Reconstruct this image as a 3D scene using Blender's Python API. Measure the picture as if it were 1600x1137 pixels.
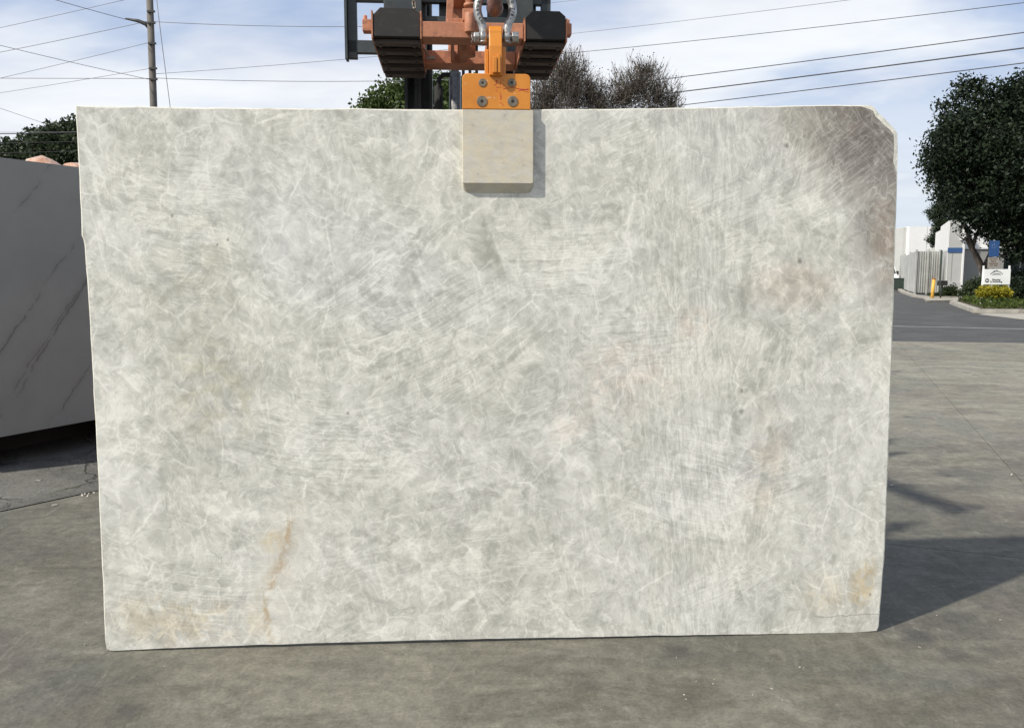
import bpy, bmesh, math, random
import numpy as np
from mathutils import Vector, Matrix, Euler, noise as mnoise
R = math.radians
random.seed(7); rng = np.random.default_rng(7)
S = bpy.context.scene
col = S.collection
for o in list(bpy.data.objects): bpy.data.objects.remove(o)

# ------------------------------------------------------------------ camera
F, PITCH, H = 1300.0, math.atan(143/1300.0), 1.55      # focal length in photo pixels, downward tilt, eye height
cam_d = bpy.data.cameras.new('camera'); cam = bpy.data.objects.new('camera', cam_d); col.objects.link(cam)
cam.location = (0, 0, H); cam.rotation_euler = (math.pi/2-PITCH, 0, 0)
cam_d.sensor_width = 36; cam_d.lens = 36*F/1600; cam_d.clip_start = .05; cam_d.clip_end = 6000
S.camera = cam
def ray(x, y):
    v = 568.5-y
    return Vector((x-800, F*math.cos(PITCH)+v*math.sin(PITCH), -F*math.sin(PITCH)+v*math.cos(PITCH)))
def at(x, y, Y):                      # a point of the place at distance Y
    r = ray(x, y); return Vector((0, 0, H))+r*(Y/r.y)
def gnd(x, y, z=0):
    r = ray(x, y); return Vector((0, 0, H))+r*((z-H)/r.z)

# ------------------------------------------------------------------ sun, sky, exposure
SUN = Vector((-.838*.743, -.545*.743, .669)).normalized()
sd = bpy.data.lights.new('sun', 'SUN'); so = bpy.data.objects.new('sun', sd); col.objects.link(so)
sd.energy = 5.0; sd.angle = R(1.4); sd.color = (1, .94, .85)
so.rotation_euler = SUN.to_track_quat('Z', 'Y').to_euler()
S.view_settings.view_transform = 'Standard'; S.view_settings.look = 'None'
S.view_settings.exposure = 0.0; S.view_settings.gamma = 1
W = bpy.data.worlds.new('World'); S.world = W; W.use_nodes = True

# ------------------------------------------------------------------ node helper
class NT:
    def __init__(s, tree): s.dim = '3D'; s.t = tree; s.n = tree.nodes; s.l = tree.links
    def put(s, sock, v):
        if isinstance(v, bpy.types.NodeSocket): s.l.new(v, sock)
        elif v is not None:
            if sock.type == 'RGBA' and not isinstance(v, (int, float)): v = (*v[:3], 1)
            elif sock.type == 'RGBA': v = (v, v, v, 1)
            sock.default_value = v
    def m(s, op, a, b=None, c=None, clamp=False):
        n = s.n.new('ShaderNodeMath'); n.operation = op; n.use_clamp = clamp
        for i, v in enumerate((a, b, c)):
            if v is not None: s.put(n.inputs[i], v)
        return n.outputs[0]
    def v(s, op, a, b=None):
        n = s.n.new('ShaderNodeVectorMath'); n.operation = op; s.put(n.inputs[0], a)
        if b is not None:
            if op == 'SCALE': s.put(n.inputs[3], b)
            else: s.put(n.inputs[1], b)
        return n.outputs[1] if op in ('LENGTH', 'DISTANCE', 'DOT_PRODUCT') else n.outputs[0]
    def noise(s, vec, scale, detail=4, rough=.55, dist=0, out=0, off=None):
        if off is not None: vec = s.v('ADD', vec, off)
        n = s.n.new('ShaderNodeTexNoise'); n.noise_dimensions = s.dim; s.put(n.inputs['Vector'], vec)
        n.inputs['Scale'].default_value = scale; n.inputs['Detail'].default_value = detail
        n.inputs['Roughness'].default_value = rough; n.inputs['Distortion'].default_value = dist
        return n.outputs[out]
    def vor(s, vec, scale, feature='F1', out='Distance', rnd=1, smooth=None):
        n = s.n.new('ShaderNodeTexVoronoi'); n.voronoi_dimensions = s.dim; n.feature = feature; s.put(n.inputs['Vector'], vec)
        n.inputs['Scale'].default_value = scale; n.inputs['Randomness'].default_value = rnd
        if smooth is not None: n.inputs['Smoothness'].default_value = smooth
        return n.outputs[out]
    def mr(s, v, a, b, c=0, d=1, smooth=True):
        n = s.n.new('ShaderNodeMapRange'); n.interpolation_type = 'SMOOTHSTEP' if smooth else 'LINEAR'
        s.put(n.inputs[0], v)
        for i, k in enumerate((a, b, c, d)): s.put(n.inputs[i+1], k)
        return n.outputs[0]
    def mix(s, f, a, b, mode='MIX'):
        n = s.n.new('ShaderNodeMix'); n.data_type = 'RGBA'; n.blend_type = mode
        s.put(n.inputs[0], f); s.put(n.inputs[6], a); s.put(n.inputs[7], b); return n.outputs[2]
    def sep(s, v):
        n = s.n.new('ShaderNodeSeparateXYZ'); s.put(n.inputs[0], v); return n.outputs
    def comb(s, x, y, z=0):
        n = s.n.new('ShaderNodeCombineXYZ')
        for i, k in enumerate((x, y, z)): s.put(n.inputs[i], k)
        return n.outputs[0]
    def obj(s): return s.n.new('ShaderNodeTexCoord').outputs['Object']
    def pos(s): return s.n.new('ShaderNodeNewGeometry').outputs['Position']
    def bump(s, h, strength=.3, dist=.01):
        n = s.n.new('ShaderNodeBump'); s.put(n.inputs['Height'], h)
        n.inputs['Strength'].default_value = strength; n.inputs['Distance'].default_value = dist
        return n.outputs[0]
def newmat(name):
    m = bpy.data.materials.new(name); m.use_nodes = True
    t = NT(m.node_tree); return m, t, m.node_tree.nodes['Principled BSDF']
def simple(name, c, rough=.6, metal=0, var=.15, scale=6, dirt=None, dirtamt=.3, bump=0, spec=None, fine=60):
    m, t, b = newmat(name)
    p = t.obj()
    n1 = t.noise(p, scale, 6, .65); n2 = t.noise(p, fine, 3, .6)
    f = t.mr(n1, .3, .7, 1-var, 1+var, False)
    f = t.m('MULTIPLY', f, t.mr(n2, .25, .75, 1-var*.5, 1+var*.5, False))
    c1 = t.mix(1, c, t.comb(f, f, f), 'MULTIPLY')
    if dirt is not None:
        c1 = t.mix(t.m('MULTIPLY', t.mr(t.noise(p, scale*1.7, 8, .7, .6, off=(7, 3, 1)), .5, .66), dirtamt), c1, dirt)
    t.put(b.inputs['Base Color'], c1)
    t.put(b.inputs['Roughness'], t.mr(n1, .3, .7, max(rough-.1, 0), min(rough+.1, 1), False))
    b.inputs['Metallic'].default_value = metal
    if spec is not None: b.inputs['Specular IOR Level'].default_value = spec
    if bump: t.put(b.inputs['Normal'], t.bump(n2, bump, .01))
    return m

# ------------------------------------------------------------------ world
def build_world():
    t = NT(W.node_tree); bg = W.node_tree.nodes['Background']
    sky = t.n.new('ShaderNodeTexSky'); sky.sky_type = 'NISHITA'; sky.sun_disc = False
    sky.sun_elevation = math.asin(SUN.z); sky.sun_rotation = math.atan2(SUN.x, SUN.y)
    sky.dust_density = 1.6; sky.air_density = 1.0; sky.ozone_density = 1.2; sky.altitude = 20
    d = t.n.new('ShaderNodeTexCoord').outputs['Generated']
    x, y, z = t.sep(d)
    zz = t.m('ADD', t.m('MAXIMUM', z, 0), .16)
    p = t.comb(t.m('DIVIDE', x, zz), t.m('DIVIDE', y, zz), 0)
    q = t.v('MULTIPLY', p, (.8, 1.2, 1))
    n1 = t.noise(q, .95, 5, .5, .5, off=(3.3, 1.7, 0))
    n2 = t.noise(q, 2.6, 5, .55, .5, off=(8, 5, 2))
    f = t.m('ADD', t.m('MULTIPLY', n1, .85), t.m('MULTIPLY', n2, .15))
    cl = t.mr(t.m('ADD', f, t.mr(x, -.6, .1, .07, 0)), .37, .60)
    low = t.mr(z, .05, .34, .9, .0)          # thin veil, thicker low down
    cl = t.m('MAXIMUM', cl, low)
    cl = t.m('MULTIPLY', cl, t.mr(z, .34, .75, .93, .35))     # clouds thin out overhead
    base = t.mix(t.mr(z, .3, .75, .55, .12), sky.outputs[0], (3.6, 5.4, 9.2))
    shade = t.mr(t.noise(q, 1.6, 5, .6, .3, off=(1, 9, 4)), .3, .7, .86, 1.0)
    cc = t.mix(1, (9.9, 10.2, 10.5), t.comb(shade, shade, t.m('ADD', t.m('MULTIPLY', shade, .75), .25)), 'MULTIPLY')
    hz = t.mr(z, -.02, .16, 1, 0)            # horizon haze, a little bluer and darker
    cc = t.mix(t.m('MULTIPLY', hz, .75), cc, (6.2, 7.3, 8.3))
    t.put(bg.inputs['Color'], t.mix(cl, base, cc)); bg.inputs['Strength'].default_value = .1
build_world()

# ------------------------------------------------------------------ mesh helpers
class MB:
    def __init__(s): s.v = []; s.f = []; s.m = []; s.mi = 0; s.sm = []
    def add(s, vs, fs, smooth=False):
        b = len(s.v); s.v += [tuple(p) for p in vs]
        for f in fs: s.f.append([b+i for i in f]); s.m.append(s.mi); s.sm.append(smooth)
    def box(s, x0, x1, y0, y1, z0, z1, M=None):
        vs = [Vector((x, y, z)) for z in (z0, z1) for y in (y0, y1) for x in (x0, x1)]
        if M is not None: vs = [M @ p for p in vs]
        s.add(vs, [(0, 2, 3, 1), (4, 5, 7, 6), (0, 1, 5, 4), (2, 6, 7, 3), (0, 4, 6, 2), (1, 3, 7, 5)])
    def bar(s, a, b, w, h, up=(0, 0, 1)):            # rectangular bar from a to b
        a, b = Vector(a), Vector(b); d = (b-a).normalized(); up = Vector(up)
        r = d.cross(up); r = r.normalized() if r.length > 1e-4 else Vector((1, 0, 0)); u = r.cross(d)
        vs = [p+r*sx*w/2+u*sy*h/2 for p in (a, b) for sx, sy in ((-1, -1), (1, -1), (1, 1), (-1, 1))]
        s.add(vs, [(0, 1, 2, 3), (7, 6, 5, 4), (0, 4, 5, 1), (1, 5, 6, 2), (2, 6, 7, 3), (3, 7, 4, 0)])
    def tube(s, pts, rad, n=8, cap=True, smooth=True, closed=False):
        pts = [Vector(p) for p in pts]; N = len(pts)
        rads = rad if isinstance(rad, (list, tuple)) else [rad]*N
        vs = []; prev = None
        for i, p in enumerate(pts):
            d = (pts[(i+1) % N]-pts[i-1]) if closed else (pts[min(i+1, N-1)]-pts[max(i-1, 0)])
            d = d.normalized() if d.length > 1e-9 else Vector((0, 0, 1))
            if prev is None:
                r = d.cross(Vector((0, 0, 1)));
                if r.length < 1e-3: r = d.cross(Vector((0, 1, 0)))
            else: r = prev-d*prev.dot(d)
            r.normalize(); prev = r; u = d.cross(r)
            vs += [p+(r*math.cos(2*math.pi*k/n)+u*math.sin(2*math.pi*k/n))*rads[i] for k in range(n)]
        fs = []
        for i in range(N if closed else N-1):
            j = (i+1) % N
            fs += [(i*n+k, i*n+(k+1) % n, j*n+(k+1) % n, j*n+k) for k in range(n)]
        if cap and not closed: fs += [tuple(range(n))[::-1], tuple((N-1)*n+k for k in range(n))]
        s.add(vs, fs, smooth)
    def cyl(s, a, b, r, n=20, smooth=True, r2=None): s.tube([a, b], [r, r if r2 is None else r2], n, True, smooth)
    def prism(s, poly, z0, z1, M=None):               # polygon in xy, extruded in z
        n = len(poly); vs = [Vector((*p, z0)) for p in poly]+[Vector((*p, z1)) for p in poly]
        if M is not None: vs = [M @ p for p in vs]
        s.add(vs, [tuple(range(n))[::-1], tuple(range(n, 2*n))]+[(i, (i+1) % n, n+(i+1) % n, n+i) for i in range(n)])
    def build(s, name, mats, parent=None, bevel=0, seg=2, kind=None, label=None, angle=40):
        me = bpy.data.meshes.new(name); me.from_pydata(s.v, [], s.f); me.update()
        mats = mats if isinstance(mats, (list, tuple)) else [mats]
        for m in mats: me.materials.append(m)
        me.polygons.foreach_set('material_index', s.m); me.polygons.foreach_set('use_smooth', s.sm)
        bm = bmesh.new(); bm.from_mesh(me); bmesh.ops.recalc_face_normals(bm, faces=bm.faces)
        if bevel:
            es = [e for e in bm.edges if len(e.link_faces) == 2 and e.calc_face_angle(0) > R(angle)]
            bmesh.ops.bevel(bm, geom=es, offset=bevel, segments=seg, affect='EDGES', profile=.5)
        bm.to_mesh(me); bm.free()
        o = bpy.data.objects.new(name, me); col.objects.link(o)
        if parent is not None: o.parent = parent
        if kind: o['kind'] = kind
        if label: o['label'] = label
        return o
def tag(o, label, cat, group=None, kind=None):
    o['label'] = label; o['category'] = cat
    if group: o['group'] = group
    if kind: o['kind'] = kind
    return o
def empty(name, loc=(0, 0, 0), rz=0):
    o = bpy.data.objects.new(name, None); col.objects.link(o); o.location = loc; o.rotation_euler = (0, 0, rz)
    o.empty_display_size = .2; return o
def numesh(name, V, Fc, mat, parent=None, mi=None):
    me = bpy.data.meshes.new(name); V = np.asarray(V, dtype=np.float32); Fc = np.asarray(Fc, dtype=np.int32)
    me.vertices.add(len(V)); me.vertices.foreach_set('co', V.ravel())
    k = Fc.shape[1]; me.loops.add(Fc.size); me.loops.foreach_set('vertex_index', Fc.ravel())
    me.polygons.add(len(Fc)); me.polygons.foreach_set('loop_start', np.arange(0, Fc.size, k, dtype=np.int32))
    me.update(calc_edges=True)
    for m in (mat if isinstance(mat, (list, tuple)) else [mat]): me.materials.append(m)
    if mi is not None: me.polygons.foreach_set('material_index', np.asarray(mi, dtype=np.int32))
    o = bpy.data.objects.new(name, me); col.objects.link(o)
    if parent is not None: o.parent = parent
    return o
def textmesh(s, size, depth=.0006, bold=0):
    c = bpy.data.curves.new('t', 'FONT'); c.body = s; c.size = size; c.extrude = depth; c.offset = bold
    c.align_x = 'CENTER'; c.align_y = 'CENTER'; c.resolution_u = 2
    o = bpy.data.objects.new('t', c); col.objects.link(o)
    dg = bpy.context.evaluated_depsgraph_get(); me = bpy.data.meshes.new_from_object(o.evaluated_get(dg))
    vs = [v.co.copy() for v in me.vertices]; fs = [tuple(p.vertices) for p in me.polygons]
    bpy.data.objects.remove(o); bpy.data.curves.remove(c); bpy.data.meshes.remove(me)
    return vs, fs
def addtext(mb, s, size, M, depth=.0006, bold=0):
    vs, fs = textmesh(s, size, depth, bold); mb.add([M @ v for v in vs], fs)

# ------------------------------------------------------------------ ground materials
def mat_concrete():
    m, t, b = newmat('stained_concrete'); t.dim = '2D'; p = t.pos()
    px, py, pz = t.sep(p)
    big = t.noise(p, .33, 5, .6, .5)
    mid = t.noise(p, 1.5, 7, .68, .7, off=(4, 2, 0))
    ang = t.v('MULTIPLY', p, (1.0, 2.6, 1))
    strk = t.noise(ang, 1.8, 7, .66, .9, off=(11, 5, 0))
    fine = t.noise(p, 70, 3, .7); grit = t.noise(p, 16, 5, .75)
    # sweeping arcs left by forklift tyres
    arc = None
    for (cx, cy, r0, w) in ((1.2, -1.5, 4.1, .16), (-3.1, 1.0, 2.7, .2), (4.6, .5, 3.4, .13), (.2, -2.2, 5.6, .2), (6.5, 6, 3.5, .2), (-2.0, -1.0, 3.6, .14), (9, 3, 6.3, .22), (2.5, 5.0, 2.0, .12)):
        d = t.v('DISTANCE', t.v('ADD', p, t.v('SCALE', t.noise(p, .8, 2, .5, out=1), .35)), (cx, cy, 0))
        a = t.mr(t.m('ABSOLUTE', t.m('SUBTRACT', d, r0)), 0, w, 1, 0)
        arc = a if arc is None else t.m('MAXIMUM', arc, a)
    arc = t.m('MULTIPLY', arc, t.mr(t.noise(p, .9, 4, .6, off=(3, 3, 3)), .42, .62))
    f = t.m('ADD', t.m('MULTIPLY', big, .35), t.m('ADD', t.m('MULTIPLY', mid, .3), t.m('MULTIPLY', strk, .35)))
    c = t.mix(t.mr(f, .38, .62), (.094, .088, .069), (.176, .168, .135))
    c = t.mix(t.m('MULTIPLY', t.mr(t.noise(p, .55, 4, .6, .6, off=(9, 0, 5)), .5, .68), .5), c, (.148, .130, .106))
    c = t.mix(t.m('MULTIPLY', t.mr(t.noise(p, .7, 5, .6, .8, off=(2, 7, 5)), .5, .66), .55), c, (.104, .107, .090))
    c = t.mix(t.m('MULTIPLY', arc, .38), c, (.075, .072, .066))
    ce = t.vor(t.v('ADD', p, t.v('SCALE', t.noise(p, 1.2, 3, .5, out=1), .5)), .75, 'F1', 'Color'); cr, _, _ = t.sep(ce)
    cr = t.mr(cr, 0, 1, .94, 1.05, False); c = t.mix(1, c, t.comb(cr, cr, t.m('MULTIPLY', cr, .985)), 'MULTIPLY')
    bl2 = t.mr(t.noise(p, 3.4, 6, .62, 1.0, off=(12, 2, 0)), .56, .62); c = t.mix(t.m('MULTIPLY', bl2, .16), c, (.07, .066, .055))
    bl3 = t.mr(t.noise(p, 2.6, 6, .6, .8, off=(2, 15, 0)), .56, .63); c = t.mix(t.m('MULTIPLY', bl3, .16), c, (.24, .228, .185))
    # pale scuffs
    sc = t.mr(t.noise(t.v('MULTIPLY', p, (3, .9, 1)), 2.4, 8, .75, 1.2, off=(1, 8, 2)), .58, .72)
    c = t.mix(t.m('MULTIPLY', sc, .4), c, (.23, .218, .178))
    # oil drips
    oil = t.mr(t.vor(t.v('ADD', p, t.v('SCALE', t.noise(p, 5, 3, .6, out=1), .12)), 1.25, 'F1'), .03, .13, 1, 0)
    oil = t.m('MULTIPLY', oil, t.mr(t.noise(p, .5, 2, .5, off=(6, 6, 6)), .5, .6))
    c = t.mix(t.m('MULTIPLY', oil, .6), c, (.045, .043, .04))
    g = t.mr(grit, .3, .7, .76, 1.20, False)
    c = t.mix(1, c, t.comb(g, g, g), 'MULTIPLY')
    g = t.mr(fine, .3, .7, .84, 1.16, False)
    c = t.mix(1, c, t.comb(g, g, g), 'MULTIPLY')
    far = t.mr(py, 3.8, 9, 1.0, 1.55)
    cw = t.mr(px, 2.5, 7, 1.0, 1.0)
    c = t.mix(1, c, t.comb(far, far, far), 'MULTIPLY')   # the yard gets paler towards the road
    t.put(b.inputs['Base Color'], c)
    t.put(b.inputs['Roughness'], t.mr(mid, .3, .7, .62, .85))
    t.put(b.inputs['Normal'], t.bump(t.m('ADD', t.m('MULTIPLY', fine, .3), grit), .25, .006))
    return m
def mat_asphalt(name, c0, c1, crack=0, cscale=1.1):
    m, t, b = newmat(name); t.dim = '2D'; p = t.pos()
    agg = t.vor(p, 90, 'F1', 'Color'); r, _, _ = t.sep(agg)
    mid = t.noise(p, .8, 6, .65, .4); fine = t.noise(p, 9, 6, .75)
    c = t.mix(t.mr(mid, .35, .65), c0, c1)
    g = t.m('MULTIPLY', t.mr(r, 0, 1, .75, 1.3, False), t.mr(fine, .3, .7, .85, 1.15, False))
    c = t.mix(1, c, t.comb(g, g, g), 'MULTIPLY'); h = t.m('MULTIPLY', r, .5)
    if crack:
        w = t.v('ADD', p, t.v('SCALE', t.noise(p, 1.6, 5, .6, out=1), .7))
        e = t.vor(w, cscale, 'DISTANCE_TO_EDGE')
        k = t.mr(e, .0, .028, 1, 0); k = t.m('MULTIPLY', k, t.mr(t.noise(p, .9, 3, .5, off=(5, 5, 0)), .36, .52))
        e2 = t.vor(w, cscale*3.1, 'DISTANCE_TO_EDGE')
        k2 = t.m('MULTIPLY', t.mr(e2, 0, .04, 1, 0), t.mr(t.noise(p, 1.1, 3, .5, off=(1, 2, 0)), .5, .6))
        k = t.m('MAXIMUM', k, t.m('MULTIPLY', k2, .6))
        c = t.mix(t.m('MULTIPLY', k, crack), c, (.012, .012, .01)); h = t.m('SUBTRACT', h, t.m('MULTIPLY', k, 2))
        moss = t.m('MULTIPLY', t.mr(e, .0, .09, 1, 0), t.mr(t.noise(p, 2.2, 4, .6, off=(8, 1, 0)), .56, .66))
        c = t.mix(t.m('MULTIPLY', moss, .5), c, (.06, .065, .025))
    t.put(b.inputs['Base Color'], c); b.inputs['Roughness'].default_value = .82
    t.put(b.inputs['Normal'], t.bump(h, .5, .008))
    return m
M_conc = mat_concrete()
M_asph_l = mat_asphalt('cracked_asphalt', (.085, .083, .074), (.14, .136, .12), .9)
M_road = mat_asphalt('road_asphalt', (.060, .060, .058), (.082, .082, .078))
M_kerb = simple('kerb_concrete', (.38, .36, .31), .85, var=.2, scale=1.5, dirt=(.16, .14, .11), dirtamt=.5, bump=.2)

# ------------------------------------------------------------------ ground
b = MB(); b.add([(-1500, -300, -.02), (1500, -300, -.02), (1500, 2500, -.02), (-1500, 2500, -.02)], [(0, 1, 2, 3)])
b.build('ground', mat_asphalt('far_ground', (.09, .09, .08), (.12, .115, .1)), kind='structure')
# asphalt apron left of the concrete
pa, pb = gnd(0, 799), gnd(154, 766); ld = (pb-pa).normalized(); ln = Vector((-ld.y, ld.x, 0))
q0, q1 = pa-ld*9, pa+ld*15.5
b = MB(); b.add([q0+ln*.012, q1+ln*.012, q1+ln*16, q0+ln*16], [(0, 1, 2, 3)])
b.build('asphalt_apron', M_asph_l, kind='structure')
# road
rd = Vector((math.cos(R(-10)), math.sin(R(-10)), 0)); rn = Vector((-rd.y, rd.x, 0)); r0 = gnd(1395, 533)
b = MB(); A, B_ = r0-rd*60, r0+rd*60
b.add([A+Vector((0, 0, -.006)), B_+Vector((0, 0, -.006)), B_+rn*80+Vector((0, 0, -.006)), A+rn*80+Vector((0, 0, -.006))], [(0, 1, 2, 3)])
road = b.build('road', M_road, kind='structure')
# concrete yard: separate cast panels with recessed joints
yard = empty('concrete_yard'); yard['kind'] = 'structure'
ax, bx = Vector((.933, -.36, 0)), Vector((.36, .933, 0))
def clip(poly, n, d):                                # keep n.p <= d
    out = []
    for i in range(len(poly)):
        p, q = poly[i-1], poly[i]; a, c = n.dot(p)-d, n.dot(q)-d
        if (a <= 0) != (c <= 0): out.append(p+(q-p)*(a/(a-c)))
        if c <= 0: out.append(q)
    return out
g = .003
for i in range(-3, 6):
    for j in range(-1, 7):
        a0, b0 = 1.36+3.9*i, 5.11+3.9*j
        w_, e_, h0 = 3.9, 0, b0
        if j == -1:
            if i not in (-3, 0): continue
            h0 = -9; w_ = 11.7 if i == -3 else 23.4
        poly = [ax*(a0+g)+bx*(h0+g), ax*(a0+w_-g)+bx*(h0+g), ax*(a0+w_-g)+bx*(b0+3.9-g), ax*(a0+g)+bx*(b0+3.9-g)]
        for n, d in ((ln, ln.dot(pa)-.012), (rn, rn.dot(r0)), (Vector((0, -1, 0)), 5), (Vector((1, 0, 0)), 17), (Vector((-1, 0, 0)), 12)):
            poly = clip(poly, n, d)
            if len(poly) < 3: break
        if len(poly) < 3: continue
        m_ = MB(); n = len(poly); dz = random.uniform(-.001, .001)
        m_.add([p+Vector((0, 0, dz)) for p in poly]+[p+Vector((0, 0, -.012)) for p in poly],
               [tuple(range(n))]+[(k, (k+1) % n, n+(k+1) % n, n+k) for k in range(n)])
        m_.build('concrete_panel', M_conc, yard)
# painted line on the road
M_line = simple('worn_white_paint', (.45, .45, .43), .7, var=.3, scale=2)
lp = gnd(1395, 509.5); lq = gnd(1600, 514)
ldir = (lq-lp).normalized(); lnn = Vector((-ldir.y, ldir.x, 0))
b = MB(); a_, c_ = lp-ldir*22, lq+ldir*14
b.add([a_+Vector((0, 0, -.002)), c_+Vector((0, 0, -.002)), c_+lnn*.13+Vector((0, 0, -.002)), a_+lnn*.13+Vector((0, 0, -.002))], [(0, 1, 2, 3)])
b.build('road_line', M_line, road)

# ------------------------------------------------------------------ the big pale slab
bl, br = gnd(166, 1016, .005), gnd(1373, 985, .005)
ud = Vector((br.x-bl.x, br.y-bl.y, 0)).normalized(); un = Vector((ud.y, -ud.x, 0))   # un faces the camera
def on_slab(x, y):
    r = ray(x, y); t_ = un.dot(bl-Vector((0, 0, H)))/un.dot(r); p = Vector((0, 0, H))+r*t_
    return ((p-bl).dot(ud), p.z)
U0 = 1.46; US = 3.81
def mat_slab():
    m, t, b = newmat('pale_crystalline_quartzite'); t.dim = '2D'
    x, y, z = t.sep(t.obj())
    U = t.m('ADD', t.m('MULTIPLY', x, US), U0); V = t.m('ADD', t.m('MULTIPLY', t.m('SUBTRACT', 2.17, z), 3.87), 1.68)
    P = t.comb(U, V, 0)
    def blob(cx, cy, rx, ry, ang=0, soft=1.0, src=None):
        q = t.v('SUBTRACT', src or Pw, (cx, cy, 0)); s0, c0 = math.sin(R(ang)), math.cos(R(ang))
        a = t.v('DOT_PRODUCT', q, (c0/rx, s0/rx, 0)); c = t.v('DOT_PRODUCT', q, (-s0/ry, c0/ry, 0))
        r2 = t.m('ADD', t.m('MULTIPLY', a, a), t.m('MULTIPLY', c, c))
        return t.mr(r2, 0, soft, 1, 0)
    wn = t.v('SUBTRACT', t.noise(P, 1.1, 4, .55, out=1), (.5, .5, .5))
    wn2 = t.v('SUBTRACT', t.noise(P, 4.5, 3, .6, out=1, off=(5, 5, 0)), (.5, .5, .5))
    Pw = t.v('ADD', P, t.v('SCALE', wn, .40)); Pw = t.v('MULTIPLY', Pw, (1, 1, 0))
    Pf = t.v('ADD', Pw, t.v('SCALE', wn2, .16)); Pf = t.v('MULTIPLY', Pf, (1, 1, 0))
    # regions where the crystals run sideways / upright
    right = t.mr(U, 9.5, 11.5)
    Pc = t.v('MULTIPLY', t.v('ADD', P, t.v('SCALE', wn2, .30)), (1, 1, 0))     # only ragged, not swirled
    # --- clouds
    A = t.noise(Pw, .55, 4, .6, .6); B = t.noise(Pw, 2.1, 6, .62, .5, off=(3, 1, 0)); C = t.noise(Pf, 7.0, 4, .62, .3, off=(1, 6, 0))
    Pv = t.v('MULTIPLY', Pf, t.comb(t.mr(U, 9.5, 11.5, 1.0, 1.45), t.mr(U, 9.5, 11.5, 1.1, .75), 0))
    # --- interlocking translucent grains with pale ragged seams between them
    isl1 = t.mr(t.noise(Pv, 2.3, 5, .58, .6, off=(2, 2, 0)), .44, .56)
    isl2 = t.mr(t.noise(Pv, 5.2, 4, .58, .5, off=(7, 1, 0)), .43, .57)
    gA = t.vor(Pv, 3.1, 'SMOOTH_F1', 'Color', smooth=.25); ra, _, _ = t.sep(gA)
    gB = t.vor(Pv, 6.5, 'F1', 'Color'); rb, _, _ = t.sep(gB)
    e1 = t.vor(Pv, 3.1, 'DISTANCE_TO_EDGE'); e2 = t.vor(Pv, 6.5, 'DISTANCE_TO_EDGE')
    isl0 = t.mr(t.noise(Pw, .95, 5, .5, .8, off=(12, 3, 0)), .44, .58)
    s1 = t.noise(P, 1.7, 3, .6, off=(4, 4, 0))
    seam1 = t.m('MULTIPLY', t.mr(e1, 0, .10, 1, 0), t.mr(s1, .42, .60))
    seam2 = t.m('MULTIPLY', t.mr(e2, 0, .13, 1, 0), t.mr(s1, .56, .42))
    # --- fibres: each large crystal carries its own straight grain
    def fibres(scale, off, base, spread, sx, sy, thr, pow_):
        nv = t.n.new('ShaderNodeTexVoronoi'); nv.voronoi_dimensions = '2D'; nv.feature = 'F1'
        t.put(nv.inputs['Vector'], t.v('ADD', Pc, off)); nv.inputs['Scale'].default_value = scale
        r, g_, b_ = t.sep(nv.outputs['Color'])
        ang = t.m('ADD', base, t.m('MULTIPLY', t.m('SUBTRACT', r, .5), spread))
        rel = t.v('SUBTRACT', t.v('ADD', P, t.v('SCALE', wn2, .035)), nv.outputs['Position'])
        rx, ry, _ = t.sep(rel); sn, cs = t.m('SINE', ang), t.m('COSINE', ang)
        a = t.m('ADD', t.m('MULTIPLY', rx, cs), t.m('MULTIPLY', ry, sn))
        c = t.m('SUBTRACT', t.m('MULTIPLY', ry, cs), t.m('MULTIPLY', rx, sn))
        n = t.noise(t.comb(t.m('MULTIPLY', a, sx), t.m('ADD', t.m('MULTIPLY', c, sy), t.m('MULTIPLY', g_, 57)), 0), 1, 2, .5, .1)
        ridge = t.m('POWER', t.m('SUBTRACT', 1, t.m('MULTIPLY', t.m('ABSOLUTE', t.m('SUBTRACT', n, .5)), 2)), pow_)
        return t.m('MULTIPLY', t.m('MULTIPLY', ridge, t.mr(nv.outputs['Distance'], .2, .7, 1, .3)), t.mr(b_, thr-.12, thr+.12))
    base1 = t.m('MULTIPLY', right, 1.35)
    f2 = fibres(.7, (2.3, 6.1, 0), t.m('ADD', -.3, base1), 1.7, .7, 9, .40, 24)
    f3 = fibres(1.7, (3.1, 9.7, 0), t.m('ADD', -.2, base1), 5.5, 1.5, 9, .42, 26)
    f4 = fibres(3.2, (1.1, 4.7, 0), 0, 6.3, 2.2, 12, .35, 22)
    k1 = t.vor(t.v('MULTIPLY', t.v('ADD', P, t.v('SCALE', wn2, .12)), (1, .8, 0)), 1.25, 'DISTANCE_TO_EDGE')
    crackle = t.m('MULTIPLY', t.mr(k1, .0, .035, 1, 0), t.mr(t.noise(P, 1.4, 3, .6, off=(6, 8, 0)), .46, .6))
    # named brushes of fibre seen on the stone
    def brush(cx, cy, rx, ry, ang, sx, sy, curve=0):
        mk = blob(cx, cy, rx, ry, ang, 1.0)
        s0, c0 = math.sin(R(ang)), math.cos(R(ang)); q = t.v('SUBTRACT', t.v('ADD', P, t.v('SCALE', wn, .12)), (cx, cy, 0))
        a = t.v('DOT_PRODUCT', q, (c0, s0, 0)); c = t.v('DOT_PRODUCT', q, (-s0, c0, 0))
        c = t.m('ADD', c, t.m('MULTIPLY', t.m('MULTIPLY', a, a), curve))
        return mk, t.noise(t.comb(t.m('ADD', t.m('MULTIPLY', a, sx), cx*3), t.m('MULTIPLY', c, sy), 0), 1, 3, .6, .2)
    br_ = None; dk = None
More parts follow.
